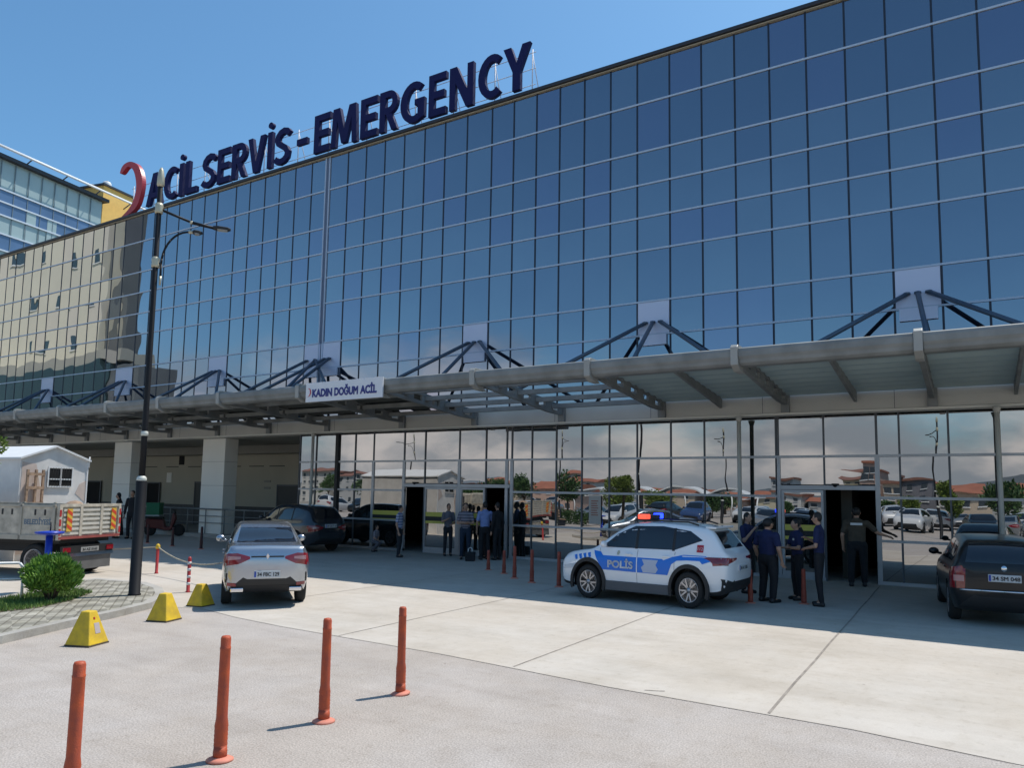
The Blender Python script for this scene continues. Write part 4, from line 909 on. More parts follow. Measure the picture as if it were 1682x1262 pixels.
    if extra == 'skirt': m.lathe([(.16, 1.0), (.22, .6), (.27, .12)], (0, 0, 0), 18)
    remesh(m, 'trousers' if extra != 'skirt' else 'skirt', trousers, root, .014)
    for hp, kn, an in legs:
        m = MB(); lump(m, (an[0], an[1]-.03, .045), (an[0], an[1]+.15, .038), .048, .042); m.ell((an[0], an[1]-.01, .09), .048, .055, .045, 10); remesh(m, 'shoe', M_shoe, root, .014)
    m = MB()
    if hair == 'scarf':
        m.ell(hc+Vector((0, -.015, .01)), .098, .105, .128, 14); m.lathe([(.09, 0), (.15, -.14), (.20, -.22), (.12, -.24)], hc+Vector((0, -.01, -.06)), 14); nm, hm = 'headscarf', cloth('black_scarf', (.012, .012, .014))
    else:
        m.ell(hc+Vector((0, -.018, .022)), .083, .092, .106, 14); nm, hm = 'hair', M_hair
        if hair == 'long': lump(m, hc+Vector((0, -.07, 0)), hc+Vector((0, -.09, -.2)), .075, .05)
    bmesh.ops.bisect_plane(m.b, geom=m.b.verts[:]+m.b.edges[:]+m.b.faces[:], plane_co=hc+Vector((0, .055, .03)), plane_no=Vector((0, .80, -.55)).normalized(), clear_outer=True)
    edges = [e for e in m.b.edges if e.is_boundary]
    if edges: bmesh.ops.holes_fill(m.b, edges=edges)
    m.build(nm, hm, root, smooth=True)
    if badge:
        b = MB(); b.box(-.13, -.06, .118, .124, 1.30+dz, 1.345+dz); b.build('badge', M_lightst, shirt_o)
    return root
navy = cloth('navy_polo', (.012, .018, .07)); blackc = cloth('black_cloth', (.012, .012, .015)); greyc = cloth('grey_shirt', (.13, .13, .155)); lblue = cloth('light_blue_shirt', (.20, .27, .52)); dkgrey = cloth('dark_trousers', (.02, .022, .028))
GE = 'people waiting at the glass doors'; GP = 'officers talking beside the police car'
person('man in a striped blue and white shirt walking past the left door', (-14.62, -1.9, 0), 20, 1.52, stripes('striped_shirt', (.16, .19, .34), (.50, .52, .60)), dkgrey, 'stand', hair='short', gname=GE, girth=1.08, stride=.04)
person('man in a grey shirt leaning by the left door, leftmost of the waiting group', (-13.83, -.55, 0), -40, 1.58, greyc, dkgrey, 'phone', gname=GE)
person('person in a dark vest half hidden behind the grey-shirted man', (-13.35, -.35, 0), 200, 1.52, blackc, blackc, 'stand', gname=GE)
person('man with a strap over his striped grey shirt, arms folded, at the door post', (-12.72, -1.2, 0), -60, 1.63, stripes('pin_shirt', (.10, .10, .13), (.26, .25, .30)), cloth('navy_trousers', (.012, .025, .05)), 'crossed', gname=GE, girth=1.1)
person('man in a lilac grey shirt looking down between two waiting men', (-12.60, -.40, 0), 240, 1.57, cloth('lilac_shirt', (.12, .13, .19)), cloth('brown_trousers', (.035, .022, .022)), 'phone', gname=GE)
person('man in a light blue shirt with his back turned at the open door', (-12.24, -.90, 0), 140, 1.67, lblue, blackc, 'hold', gname=GE, girth=1.1)
person('man dressed in black standing right of the light blue shirt', (-11.93, -.70, 0), 170, 1.66, blackc, blackc, 'stand', sleeve='long', gname=GE)
person('small child in a pale patterned top sitting low at the left glass post', (-16.5, -.9, 0), 10, 1.12, stripes('child_top', (.22, .20, .24), (.36, .34, .36)), cloth('grey_leggings', (.14, .13, .15)), 'hold', crouch=True, squash=.9)
person('officer in navy standing right behind the police car, hand at his chin', (-4.03, -3.55, 0), -20, 1.62, navy, blackc, 'chin', gname=GP, girth=1.05)
person('heavy officer in navy polo with his back to the camera and arm down', (-3.38, -4.6, 0), 60, 1.54, navy, blackc, 'stand', gname=GP, girth=1.42)
person('officer in navy with a pale badge facing left beside the heavy officer', (-2.98, -3.95, 0), 215, 1.53, navy, blackc, 'crossed', gname=GP, girth=1.15, badge=True)
person('slim officer in navy with hands raised before him, nearest to the open door', (-2.48, -4.55, 0), 178, 1.68, navy, blackc, 'phone', gname=GP, girth=1.0, stride=.03)
person('dark-haired person in black in front of the yellow band, behind the officers', (-3.22, -2.4, 0), 200, 1.52, blackc, blackc, 'stand', sleeve='long', gname=GP)
per = person('guard in a brown shirt with a white strip across the back, in the open doorway', (-2.32, -.75, 0), 95, 1.74, cloth('brown_shirt', (.075, .06, .042)), blackc, 'lean', gname=None, girth=1.3, stride=.05)
b = MB(); b.box(-.11, .11, -.128, -.118, 1.37, 1.42); b.build('back_strip', M_lightst, [c for c in per.children if c.name.startswith('shirt')][0])
person('woman in a black headscarf and long dress beside the tipper truck', (-27.75, -2.75, .0), 250, 1.70, blackc, blackc, 'hold', sleeve='long', hair='scarf', extra='skirt')
person('man in black standing between the headscarfed woman and the lamp post', (-27.1, -2.6, .0), 300, 1.80, blackc, blackc, 'stand', sleeve='long', girth=1.1)
BGt = thing('bag', 'black shopping bag with white handles standing on the ground before the waiting group', 'bag', (-12.29, -1.55, 0), .4)
m = MB(); m.prism([(-.13, 0), (.13, 0), (.15, .27), (-.15, .27)], lambda u, v, k: (u, (-.07+.14*k)*(1-.3*v/.27), v)); m.build('sack', blackc, BGt, bevel=.015)
m = MB()
for y in (-.04, .04): m.path([(-.06, y, .26), (-.05, y, .36), (0, y, .39), (.05, y, .36), (.06, y, .26)], .008, 6)
m.build('handle', M_white, BGt)
# ------------------------------------------------------------------ bollards and blocks
def make_bollard(h, m=M_orange, bands=0, foot=True):
    r = thing('bollard', 'x', 'bollard')
    prof = [(.048, .015), (.050, .06), (.046, .10)]
    n = 14
    for i in range(10): prof.append((.046+(.0025 if i % 2 else 0), .10+.016*i))
    prof += [(.040, .30), (.038, h*.75), (.037, h-.10), (.039, h-.095), (.039, h-.085), (.036, h-.08), (.036, h-.02), (.030, h-.004), (.012, h)]
    b = MB(); b.lathe(prof, (0, 0, 0), 18); b.build('post', m, r)
    if foot:
        b = MB(); b.lathe([(.095, 0), (.095, .012), (.075, .022), (.05, .03)], (0, 0, 0), 20); b.build('foot', M_orangep, r)
    return r
BG = 'orange flexible bollards on the near asphalt'
for i, (x, y, h, tx, ty, lb) in enumerate(((-4.76, -16.58, .87, .05, .09, 'leaning orange bollard cut by the bottom edge, nearest and leftmost'), (-4.70, -15.56, .88, .015, .045, 'second nearest orange bollard, with a ribbed foot and long shadow'),
        (-4.76, -14.49, .86, .0, .01, 'upright orange bollard between the ribbed one and the farthest of four'), (-4.80, -13.45, .83, -.085, -.01, 'orange bollard leaning left, farthest of the four on the asphalt'))):
    o = make_bollard(h); o.location = (x, y, 0); o['label'] = lb; o['group'] = BG
    o.children[0].rotation_euler = (-ty*.8, tx*1.5, random.uniform(0, 3))
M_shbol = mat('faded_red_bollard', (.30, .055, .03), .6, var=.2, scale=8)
BD = 'dark red bollards in the shade'
proto = make_bollard(.72, M_shbol)
shb = [(-10.57, -3.21, .50, 'short dark red bollard in front of the light blue shirt'), (-9.81, -3.67, .56, 'dark red bollard right of the man in black, second of the shaded row'),
       (-9.07, -4.39, .74, 'dark red bollard in the middle of the shaded row'), (-8.35, -4.84, .72, 'dark red bollard below the reflected bench, fourth of the shaded row'), (-7.53, -5.12, .74, 'dark red bollard closest to the front of the police car'),
       (-3.62, -4.95, .62, 'brown-red bollard left of the heavy officer'), (-2.78, -4.44, .64, 'brown-red bollard between the heavy officer and the slim officer'),
       (-24.6, -3.5, .66, 'dark bollard right of the scooter, farthest left in the shade'), (-22.8, -3.76, .63, 'dark bollard in the shade between the scooter and the beige column'), (-21.07, -3.92, .72, 'dark bollard in the shade nearest the silver sedan')]
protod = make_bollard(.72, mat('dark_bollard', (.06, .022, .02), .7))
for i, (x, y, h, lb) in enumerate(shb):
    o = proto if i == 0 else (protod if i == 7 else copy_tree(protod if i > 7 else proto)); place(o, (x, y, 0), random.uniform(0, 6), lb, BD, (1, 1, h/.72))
# chained posts
M_chr = mat('chain_post_red', (.42, .035, .035), .5, var=.15, scale=8)
def chain_post(x, y, h, lb, striped=False, top=True):
    r = thing('chain_post', lb, 'post', (x, y, 0), 0, 'red posts carrying the rope')
    b = MB(); b.lathe([(.045, 0), (.045, .02), (.032, .03), (.032, h-.03), (.02, h)], (0, 0, 0), 14); b.build('post', M_chr, r)
    if striped:
        for z in (.14, .27, .40, .52):
            if z < h-.05: b = MB(); b.lathe([(.034, z), (.034, z+.05)], (0, 0, 0), 14); b.build('white_ring', M_white, r)
    if top:
        b = MB(); b.lathe([(.045, h-.10), (.05, h-.06), (.045, h-.02), (.02, h+.01)], (0, 0, 0), 12); b.build('yellow_cap', M_yellow, r)
    return r
chain_post(-15.85, -8.83, .66, 'plain red rope post with a yellow cap right of the lamp post')
chain_post(-12.60, -10.30, .66, 'red post with white rings standing behind the middle yellow block', True, False)
chain_post(-12.25, -9.55, .68, 'red rope post with rings and a yellow cap beside the silver sedan', True)
r = thing('rope', 'sagging pale rope hung between two yellow-capped red posts', 'rope')
pts = []
for i in range(13):
    t = i/12; pts.append((-15.85+(3.60)*t, -8.83-.72*t, .60 - .26*4*t*(1-t)*.9 + .0*t))
b = MB(); b.path(pts, .013, 7); b.path([(-15.85, -8.83, .60), (-18, -9.0, .42), (-20.5, -9.2, .50)], .012, 6); o = b.build('rope_line', mat('rope_pale', (.45, .40, .30), .9), r)
# yellow concrete blocks
def block(x, y, h, rz, lb, w=.20, patch=False):
    r = thing('traffic_block', lb, 'concrete block', (x, y, 0), rz, 'yellow pyramid blocks by the kerb')
    b = MB(); t = .062
    lo = [(-w, -w), (w, -w), (w, w), (-w, w)]; hi = [(-t, -t), (t, -t), (t, t), (-t, t)]
    L = [b.b.verts.new((*p, .03)) for p in lo]; Hh = [b.b.verts.new((*p, h)) for p in hi]; G0 = [b.b.verts.new((*p, 0)) for p in lo]
    b.b.faces.new(Hh); b.b.faces.new(G0[::-1])
    for i in range(4):
        j = (i+1) % 4; b.b.faces.new((L[i], L[j], Hh[j], Hh[i])); b.b.faces.new((G0[i], G0[j], L[j], L[i]))
    b.build('block', M_yellow, r, bevel=.012)
    b = MB(); b.box(-w-.004, w+.004, -w-.004, w+.004, 0, .022); b.build('dirty_edge', mat('grime', (.09, .07, .05), .9), r)
    if patch:
        b = MB(); b.box(-.002, .002, -.03, .055, -.06, .07, Matrix.Translation((.122, .0, .20)) @ Matrix.Rotation(math.radians(-15.6), 4, 'Y')); b.build('paint_chip', mat('chip_grey', (.42, .36, .36), .8), r)
        b = MB(); b.box(-.003, .003, -.012, .012, -.012, .012, Matrix.Translation((.089, -.01, .325)) @ Matrix.Rotation(math.radians(-15.6), 4, 'Y')); b.build('red_spot', M_red, r)
    return r
block(-9.42, -13.92, .41, math.radians(21), 'yellow block with a pinkish worn patch, nearest to the camera', .168, True)
block(-10.24, -12.34, .395, math.radians(18), 'plain yellow block in the middle of the three, before the ringed post', .168)
block(-11.03, -11.16, .36, math.radians(12), 'smallest yellow block, nearest to the silver sedan', .155)
# ------------------------------------------------------------------ lamp post
LPs = thing('lamp_post', 'tall black lamp post with two arms in front of the hospital', 'lamp post', (-12.37, -11.50, KH))
b = MB(); b.lathe([(.105, 0), (.105, .02), (.092, .03), (.088, 1.95), (.075, 1.98)], (0, 0, 0), 18); b.build('base_sleeve', M_pole, LPs)
b = MB(); b.lathe([(.055, 1.95), (.050, 2.9), (.044, 7.28), (.03, 7.30)], (0, 0, 0), 16); b.build('pole', M_pole, LPs)
for z, r0 in ((1.96, .085), (2.76, .062)):
    b = MB(); b.lathe([(r0*.8, z-.02), (r0, z), (r0*.95, z+.05), (r0*.55, z+.09)], (0, 0, 0), 16); b.build('collar', mat('collar_pale', (.62, .62, .55), .4), LPs)
for z in (5.86, 6.86):
    b = MB(); b.lathe([(.062, z-.09), (.072, z-.05), (.062, z), (.072, z+.05), (.06, z+.10)], (0, 0, 0), 16); b.build('arm_clamp', M_gold, LPs)
ax = Vector((.62, .78, 0)).normalized()        # the arms reach out over the forecourt
b = MB(); b.tube((0, 0, 6.86), ax*.56 + Vector((0, 0, 6.68)), .024, .022, 10); b.tube(ax*.56+Vector((0, 0, 6.68)), ax*.93+Vector((0, 0, 6.63)), .030, .026, 10); A1 = b.build('upper_arm', M_pole, LPs)
b = MB(); b.lathe([(.026, -.025), (.036, 0), (.026, .025)], ax*.55+Vector((0, 0, 6.68)), 12); b.build('arm_joint', M_gold, A1)
def lamp_head(p, d, parent, L=.42):
    rot = Matrix.Translation(p) @ Vector((d.x, d.y, 0)).to_track_quat('X', 'Z').to_matrix().to_4x4()
    b = MB(); b.prism([(0, -.05), (L*.35, -.09), (L, -.07), (L+.05, 0), (L, .07), (L*.35, .09), (0, .05)], lambda u, v, k: rot @ Vector((u, v, -.02+.05*k))); b.build('lamp_head', M_black, parent, bevel=.01)
    b = MB(); b.prism([(L*.3, -.07), (L*.95, -.055), (L*.95, .055), (L*.3, .07)], lambda u, v, k: rot @ Vector((u, v, -.032+.010*k))); b.build('lamp_glass', mat('lamp_lens', (.35, .36, .36), .2), parent)
lamp_head(ax*.92+Vector((0, 0, 6.63)), ax, A1, .26)
b = MB(); pts = [(ax*.09+Vector((0, 0, 5.60)))]
for i in range(11):
    a = math.radians(180 - 9*i); pts.append(ax*(.09+.46*(1+math.cos(a))) + Vector((0, 0, 5.84+.66*math.sin(a))))
b.path(pts, .019, 8); b.tube((0, 0, 5.86), ax*.09+Vector((0, 0, 5.84)), .026); A2 = b.build('lower_arm', M_pole, LPs)
b = MB(); b.tube(ax*.09+Vector((0, 0, 5.46)), ax*.09+Vector((0, 0, 5.62)), .015, .026); b.build('arm_tip', M_gold, A2)
b = MB(); b.tube(pts[-1]-ax*.04, pts[-1]+ax*.04, .03); b.build('arm_joint', M_gold, A2)
lamp_head(pts[-1]+ax*.03, ax, A2, .12)
b = MB(); b.lathe([(.045, 7.27), (.065, 7.31), (.06, 7.45), (.04, 7.58), (.018, 7.63)], (0, 0, 0), 16); b.build('finial', M_gold, LPs)
# ------------------------------------------------------------------ left side: cabin, truck, scooter, railing
M_cab = mat('cabin_panel', (.70, .68, .65), .6, var=.12, scale=2.2); M_truck = mat('truck_cream', (.47, .42, .34), .6, var=.30, scale=6, detail=9); M_rust = mat('rusty_wood', (.36, .24, .16), .8, var=.35, scale=10)
M_pink = mat('peeled_panel', (.58, .48, .42), .8, var=.12, scale=3)
CB = thing('prefab_cabin', 'white prefab cabin with a low gable roof and barred window behind the truck', 'cabin', (-20.75, -7.85, 0), math.radians(95), scale=(.70, 1, 1))
# local frame: gable wall in the plane y = 0, x from -w to 0, long side runs towards +y
def cabin():
    w = 2.55; L = 5.0; e = 2.62; rdg = 2.95
    b = MB(); b.prism([(-w, 0), (0, 0), (0, e), (-w*.52, rdg), (-w, e)], lambda u, v, k: (u, L*k, v)); b.build('wall', M_cab, CB)
    b = MB()
    for x0, z0, x1, z1 in ((-w-.08, e-.02, -w*.52, rdg), (-w*.52, rdg, .06, e-.02)):
        b.prism([(x0, z0), (x1, z1), (x1, z1+.05), (x0, z0+.05)], lambda u, v, k: (u, -.08+(L+.16)*k, v+.005))
    b.build('roof', M_white, CB)
    g = MB(); g.box(-1.55, -.65, -.035, 0, 1.95, 2.40); wn_ = g.build('window', M_dark, CB)
    g = MB()
    for x in (-1.58, -1.11, -.66): g.box(x, x+.05, -.05, -.03, 1.92, 2.43)
    for z in (1.90, 2.10, 2.41): g.box(-1.58, -.61, -.052, -.032, z, z+.035)
    g.build('window_frame', M_white, wn_)
    g = MB()
    for i in range(9): g.tube((-1.50+.1*i, -.06, 1.93), (-1.50+.1*i, -.06, 2.42), .006, n=5)
    g.build('window_bars', M_black, wn_)
    g = MB(); g.box(-.04, .012, -.02, .0, 0, 2.6); g.build('corner_post', M_white, CB)
    g = MB(); g.prism([(-2.5, .2), (-2.0, .2), (-1.7, 1.6), (-2.0, 2.5), (-2.5, 2.55)], lambda u, v, k: (u, -.008*(1-k), v)); g.build('peeled_patch', M_pink, CB)
    g = MB(); g.prism([(-.45, 1.75), (-.03, 1.5), (-.03, 2.1), (-.3, 2.0)], lambda u, v, k: (u, -.008*(1-k), v)); g.build('stain_patch', M_pink, CB)
    g = MB(); g.tube((.02, -.03, 2.45), (.02, -.03, 2.75), .02); g.build('gutter_pipe', M_white, CB)
cabin()
R_ = thing('wooden_rack', 'rusty wooden frame leaning upright against the cabin wall', 'rack', (0, 0, 0)); R_.location = (-20.75, -7.85, 0); R_.rotation_euler = (0, 0, math.radians(95)); R_.scale = (.70, 1, 1)
g = MB()
for x in (-2.42, -2.12, -1.86): g.box(x, x+.07, -.16, -.10, .3, 2.35)
for z in (.9, 1.45, 1.85, 2.2): g.box(-2.44, -1.78, -.17, -.15, z, z+.07)
g.build('frame', M_rust, R_)
TR = thing('tipper_truck', 'cream flatbed truck with slatted tailgate and red and yellow hazard plates', 'truck', (0, 0, 0))
TL, TRR = Vector((-16.45, -10.75, 0)), Vector((-17.0, -9.10, 0))
TR.location = (TL+TRR)/2; hd = Vector((-(TRR-TL).y, (TRR-TL).x, 0)).normalized(); TR.rotation_euler = (0, 0, math.atan2(hd.y, hd.x)); tw = (TRR-TL).length/2
# local: rear face at x = 0, forward +x, left side +y
def sgn(y): return y
b = MB(); b.box(0.03, 3.6, -tw, tw, .86, .93); b.build('bed_floor', M_black, TR)
g = MB(); g.box(0, .05, -tw, tw, .86, 1.52)
TG = g.build('tailgate', M_truck, TR)
g = MB()
for z in (.93, 1.03, 1.13, 1.23, 1.33, 1.43): g.box(-.022, 0, -tw*.86, tw*.86, z-.025, z+.025)
g.build('slats', mat('slat_light', (.56, .53, .47), .5, var=.1), TG)
g = MB()
for y in (-.30, .28): g.box(-.035, 0, y-.035, y+.035, .86, 1.54)
for y in (-tw+.03, tw-.03): g.box(-.035, .03, y-.035, y+.035, .80, 1.56)
g.box(-.03, .03, -tw, tw, 1.50, 1.56); g.build('gate_frame', mat('gate_frame_cream', (.50, .45, .37), .6, var=.28, scale=7, detail=9), TG)
g = MB(); g.box(-.04, .0, -tw, tw, .815, .87); g.build('red_rail', mat('dusty_red', (.30, .07, .06), .7, var=.2), TG)
for y in (-tw+.02, tw-.02):
    g = MB()
    for z in (.9, 1.1, 1.3): g.box(-.042, -.034, y-.025, y+.025, z, z+.14)
    g.build('red_marker', M_chr, TG)
M_hy = mat('hazard_yellow', (.68, .42, .06), .5); M_hr = mat('hazard_red', (.62, .07, .03), .5)
for y in (-tw+.22, tw-.26):
    g = MB(); g.box(-.046, -.036, y-.07, y+.07, .98, 1.46); hp = g.build('hazard_plate', M_hy, TG)
    g = MB()
    for z in (.985, 1.14, 1.295): g.prism([(y-.068, z), (y-.068, z+.075), (y+.066, z+.16), (y+.066, z+.085)], lambda u, v, k: (-.047-.002*k, u, v))
    g.build('hazard_stripe', M_hr, hp)
for s in (1, -1):
    g = MB(); g.box(0.06, 3.5, s*tw-.02, s*tw+.02, .86, 1.52); sd = g.build('side_board', M_truck, TR)
    g = MB()
    for x in (.06, .9, 1.8, 2.7): g.box(x, x+.06, s*(tw+.02)-.02, s*(tw+.02)+.02, .80, 1.55)
    g.box(.06, 3.5, s*(tw+.02)-.01, s*(tw+.02)+.02, 1.49, 1.53); g.box(.06, 3.5, s*(tw+.02)-.01, s*(tw+.02)+.02, .80, .90); g.build('board_posts', mat('post_cream', (.42, .38, .31), .6, var=.15), sd)
    g = MB()
    for x in (.3, .55, 1.15, 1.4): g.box(x, x+.04, s*(tw+.022)-.003, s*(tw+.022)+.006, 1.32, 1.44)
    g.build('hooks', M_black, sd)
t_ = fit_text('BELEDİYESİ', .84, .16, 1.12, 1.24, lambda x, d, z: (x, tw+.0205+d, z), .03, .003); t_.build('side_lettering', mat('faded_blue_ink', (.14, .19, .24), .8), TR)
g = MB(); g.box(.15, 5, -.35, .35, .50, .80); g.box(.1, 3.4, -tw*.8, tw*.8, .72, .80); g.build('chassis', M_black, TR)
g = MB(); g.box(3.7, 5.3, -tw*.95, tw*.95, .55, 2.0); cab_ = g.build('cab', M_truck, TR, bevel=.08)
g = MB(); g.box(4.3, 5.31, -tw*.96, tw*.96, 1.35, 1.85); g.build('cab_window', M_carglass, cab_)
g = MB(); g.box(-.02, .06, -tw*.82, tw*.82, .43, .50); g.build('under_run_bar', M_chrome, TR)
g = MB(); g.box(-.01, .05, -tw*.82, tw*.82, .50, .66); lb_ = g.build('lamp_panel', M_black, TR)
for y in (-tw*.70, tw*.70):
    g = MB(); g.box(-.03, -.01, y-.10, y+.10, .53, .63); g.build('tail_lamp', M_tail, lb_)
g = MB(); g.box(-.025, -.01, -.28, .22, .52, .62); pl_ = g.build('number_plate', mat('plate_dirty', (.30, .30, .29), .7), lb_)
fit_text('34 AZ 5162', .18, -.24, .54, .60, lambda y, d, z: (-.026-d, y, z), .03, .003).build('plate_number', M_platek, pl_)
g = MB(); g.box(.02, .05, -tw*.80, tw*.80, .14, .43); g.build('mud_flap', mat('flap_grey', (.12, .12, .12), .6, var=.2), TR)
for wx in (.62, 4.2):
    for s in (1, -1): make_wheel(TR, wx, s*(tw-.16), .36, s, detail=False)
TR.scale = (1, 1, 1)
PL = thing('brown_sack', 'brown sack lying on the bed of the tipper truck', 'sack'); g = MB(); g.ell((0, 0, .12), .34, .26, .30, 14); o = g.build('sack', M_rust, PL); PL.location = TR.location + hd*.55 + Vector((-.10, -.05, .93)) + Vector((-hd.y, hd.x, 0))*-.25; PL.location.z = 1.2
# scooter with green delivery box
SC = thing('scooter', 'dark red scooter parked in the shade at the railing', 'scooter', (-27.9, -.75, 0), math.radians(40))
g = MB(); g.lathe([(.12, -.05), (.22, -.05), (.24, 0), (.22, .05), (.12, .05)], (-.5, 0, .24), 18, Matrix.Rotation(math.pi/2, 4, 'X')); g.build('wheel', M_rubber, SC)
g = MB(); g.lathe([(.12, -.05), (.22, -.05), (.24, 0), (.22, .05), (.12, .05)], (.6, 0, .24), 18, Matrix.Rotation(math.pi/2, 4, 'X')); g.build('wheel', M_rubber, SC)
g = MB(); g.prism([(-.65, .35), (-.1, .28), (.15, .22), (.35, .25), (.48, .7), (.42, .95), (.36, .9), (.28, .4), (.1, .35), (.0, .66), (-.65, .70)], lambda u, v, k: (u, -.14+.28*k, v)); g.build('body', mat('scooter_red', (.10, .012, .015), .35), SC, bevel=.03)
g = MB(); g.box(-.62, .0, -.15, .15, .68, .76); g.build('seat', M_black, SC, bevel=.03)
g = MB(); g.tube((.44, 0, .9), (.40, 0, 1.05), .025); g.tube((.40, -.28, 1.05), (.40, .28, 1.05), .016); g.build('handlebar', M_black, SC)
GB = thing('delivery_box', 'green delivery box on the back of the scooter', 'box', (-28.15, -1.0, .82), math.radians(-50))
g = MB(); g.box(-.27, .27, -.25, .25, 0, .48); g.build('box', M_green, GB, bevel=.02)
g = MB(); g.box(-.29, .29, -.27, .27, -.03, .03); g.build('rim', mat('box_rim', (.40, .45, .42), .5), GB)
g = MB(); g.box(-.285, .285, -.265, .265, .455, .51); g.build('lid', M_green, GB, bevel=.01)
# railing
RL = thing('railing', 'dark metal railing along the walkway in front of the beige recess', 'railing')
g = MB(); g.tube((-36.5, -.1, 1.12), (-21.6, -.1, 1.12), .028); g.build('handrail', M_steel, RL)
g = MB(); g.tube((-36.5, -.1, .85), (-21.6, -.1, .85), .014); g.tube((-36.5, -.1, .58), (-21.6, -.1, .58), .014); g.build('mid_rail', M_steel, RL)
x = -36.5
while x < -21.5:
    g = MB(); g.tube((x, -.1, .15), (x, -.1, 1.12), .022); g.build('baluster', M_steel, RL); x += 1.15
# blue water stand, pipe rail, shrub, grass already in the bed
BS = thing('blue_stand', 'blue round-topped stand behind the shrub', 'stand', (-14.55, -11.86, 0.0))
g = MB(); g.lathe([(.06, 0), (.06, 1.06)], (0, 0, 0), 14); g.build('post', M_blueplas, BS)
g = MB(); g.lathe([(.05, 1.03), (.22, 1.06), (.24, 1.08), (.24, 1.10), (.05, 1.115), (.001, 1.115)], (0, 0, 0), 24); g.build('disc', M_blueplas, BS)
g = MB(); g.tube((-.02, .02, 1.11), (-.02, .02, 1.28), .012); g.build('tap', M_black, BS)
PR = thing('pipe_rail', 'low white pipe rail left of the shrub', 'rail', (-13.32, -12.85, KH), math.radians(236))
g = MB(); g.path([(0, 0, 0), (0, 0, .50), (.06, 0, .58), (1.5, 0, .58), (1.56, 0, .5), (1.56, 0, 0)], .022, 10); g.tube((0, 0, .32), (1.56, 0, .32), .016); g.build('pipe', M_white, PR)
def leaf_cloud(m, c, rx, ry, rz, n, size, up=.3, shell=.55, lumps=0, wd=.32):
    cs = [(Vector((0, 0, 0)), 1.0)]
    if lumps:
        cs = []
        for _ in range(lumps):
            d = Vector((random.gauss(0, 1), random.gauss(0, 1), random.gauss(0, 1))).normalized()*random.uniform(.25, .62); cs.append((d, random.uniform(.36, .6)))
    for _ in range(n):
        o, s = random.choice(cs); d = Vector((random.gauss(0, 1), random.gauss(0, 1), random.gauss(0, 1))).normalized(); r = random.uniform(shell, 1.0)**.5*random.uniform(.85, 1.08)
        p = o + d*r*s; p = Vector((c[0]+p.x*rx, c[1]+p.y*ry, c[2]+p.z*rz))
        a = (d + Vector((random.uniform(-.7, .7), random.uniform(-.7, .7), random.uniform(-.3, .7)+up))).normalized(); t = a.cross(Vector((random.uniform(-1, 1), random.uniform(-1, 1), random.uniform(-1, 1)))).normalized()
        L = size*random.uniform(.6, 1.4); w = L*wd
        vs = [m.b.verts.new(q) for q in (p, p+a*L*.5+t*w, p+a*L, p+a*L*.5-t*w)]; m.b.faces.new(vs)
SH = thing('shrub', 'round bright green shrub at the corner of the paved island', 'shrub', (0, 0, 0)); bx_, by_ = -12.68, -12.72
g = MB()
for k in range(7):
    a = k*.9; g.tube((bx_+.03*math.cos(a), by_+.03*math.sin(a), KH), (bx_+.30*math.cos(a), by_+.30*math.sin(a), KH+.55), .018, .008, 6)
g.build('stem', M_bark, SH)
g = MB(); leaf_cloud(g, (bx_, by_, KH+.40), .36, .40, .30, 12000, .05, .5, .1, 8, .25); leaf_cloud(g, (bx_, by_, KH+.40), .42, .46, .34, 17000, .08, 1.2, .3, 12, .13); leaf_cloud(g, (bx_+.20, by_-.05, KH+.52), .22, .22, .17, 2600, .09, 1.2, .3, 5, .12); leaf_cloud(g, (bx_-.16, by_+.1, KH+.58), .20, .2, .16, 2400, .09, 1.4, .3, 5, .12); g.build('foliage', M_leaf, SH, fix=False)
def tree(label, x, y, h, r, m=M_leafd, n=2600, size=.22, group=None, trunk=.11):
    T_ = thing('tree', label, 'tree', (x, y, 0), random.uniform(0, 6), group)
    g = MB(); g.tube((0, 0, 0), (.05, 0, h*.45), trunk, trunk*.6, 8)
    for k in range(5):
        a = k*1.3; g.tube((.05, 0, h*.38), (math.cos(a)*r*.6, math.sin(a)*r*.6, h*.72), trunk*.45, .02, 6)
    g.build('trunk', M_bark, T_)
    g = MB(); leaf_cloud(g, (0, 0, h*.68), r, r, h*.36, n, size, .1, .2, 12); g.build('crown', m, T_, fix=False); return T_
# the tree whose twigs reach into the picture at the left edge
TT = thing('tree', 'yellow-green tree whose leaves poke in at the left edge', 'tree', (0, 0, 0))
g = MB(); g.tube((-14.6, -14.4, 0), (-14.55, -14.2, 2.3), .07, .045, 8); g.tube((-14.55, -14.2, 1.8), (-13.75, -13.2, 2.62), .03, .012, 6); g.tube((-14.55, -14.2, 1.7), (-13.75, -13.3, 2.32), .025, .01, 6); g.build('trunk', M_bark, TT)
g = MB(); leaf_cloud(g, (-14.6, -14.2, 2.5), .75, .75, .6, 5000, .075, .2, .2, 8); leaf_cloud(g, (-13.78, -13.22, 2.60), .16, .16, .14, 240, .06); leaf_cloud(g, (-13.80, -13.3, 2.33), .12, .12, .08, 130, .06); g.build('crown', M_leafy, TT, fix=False)
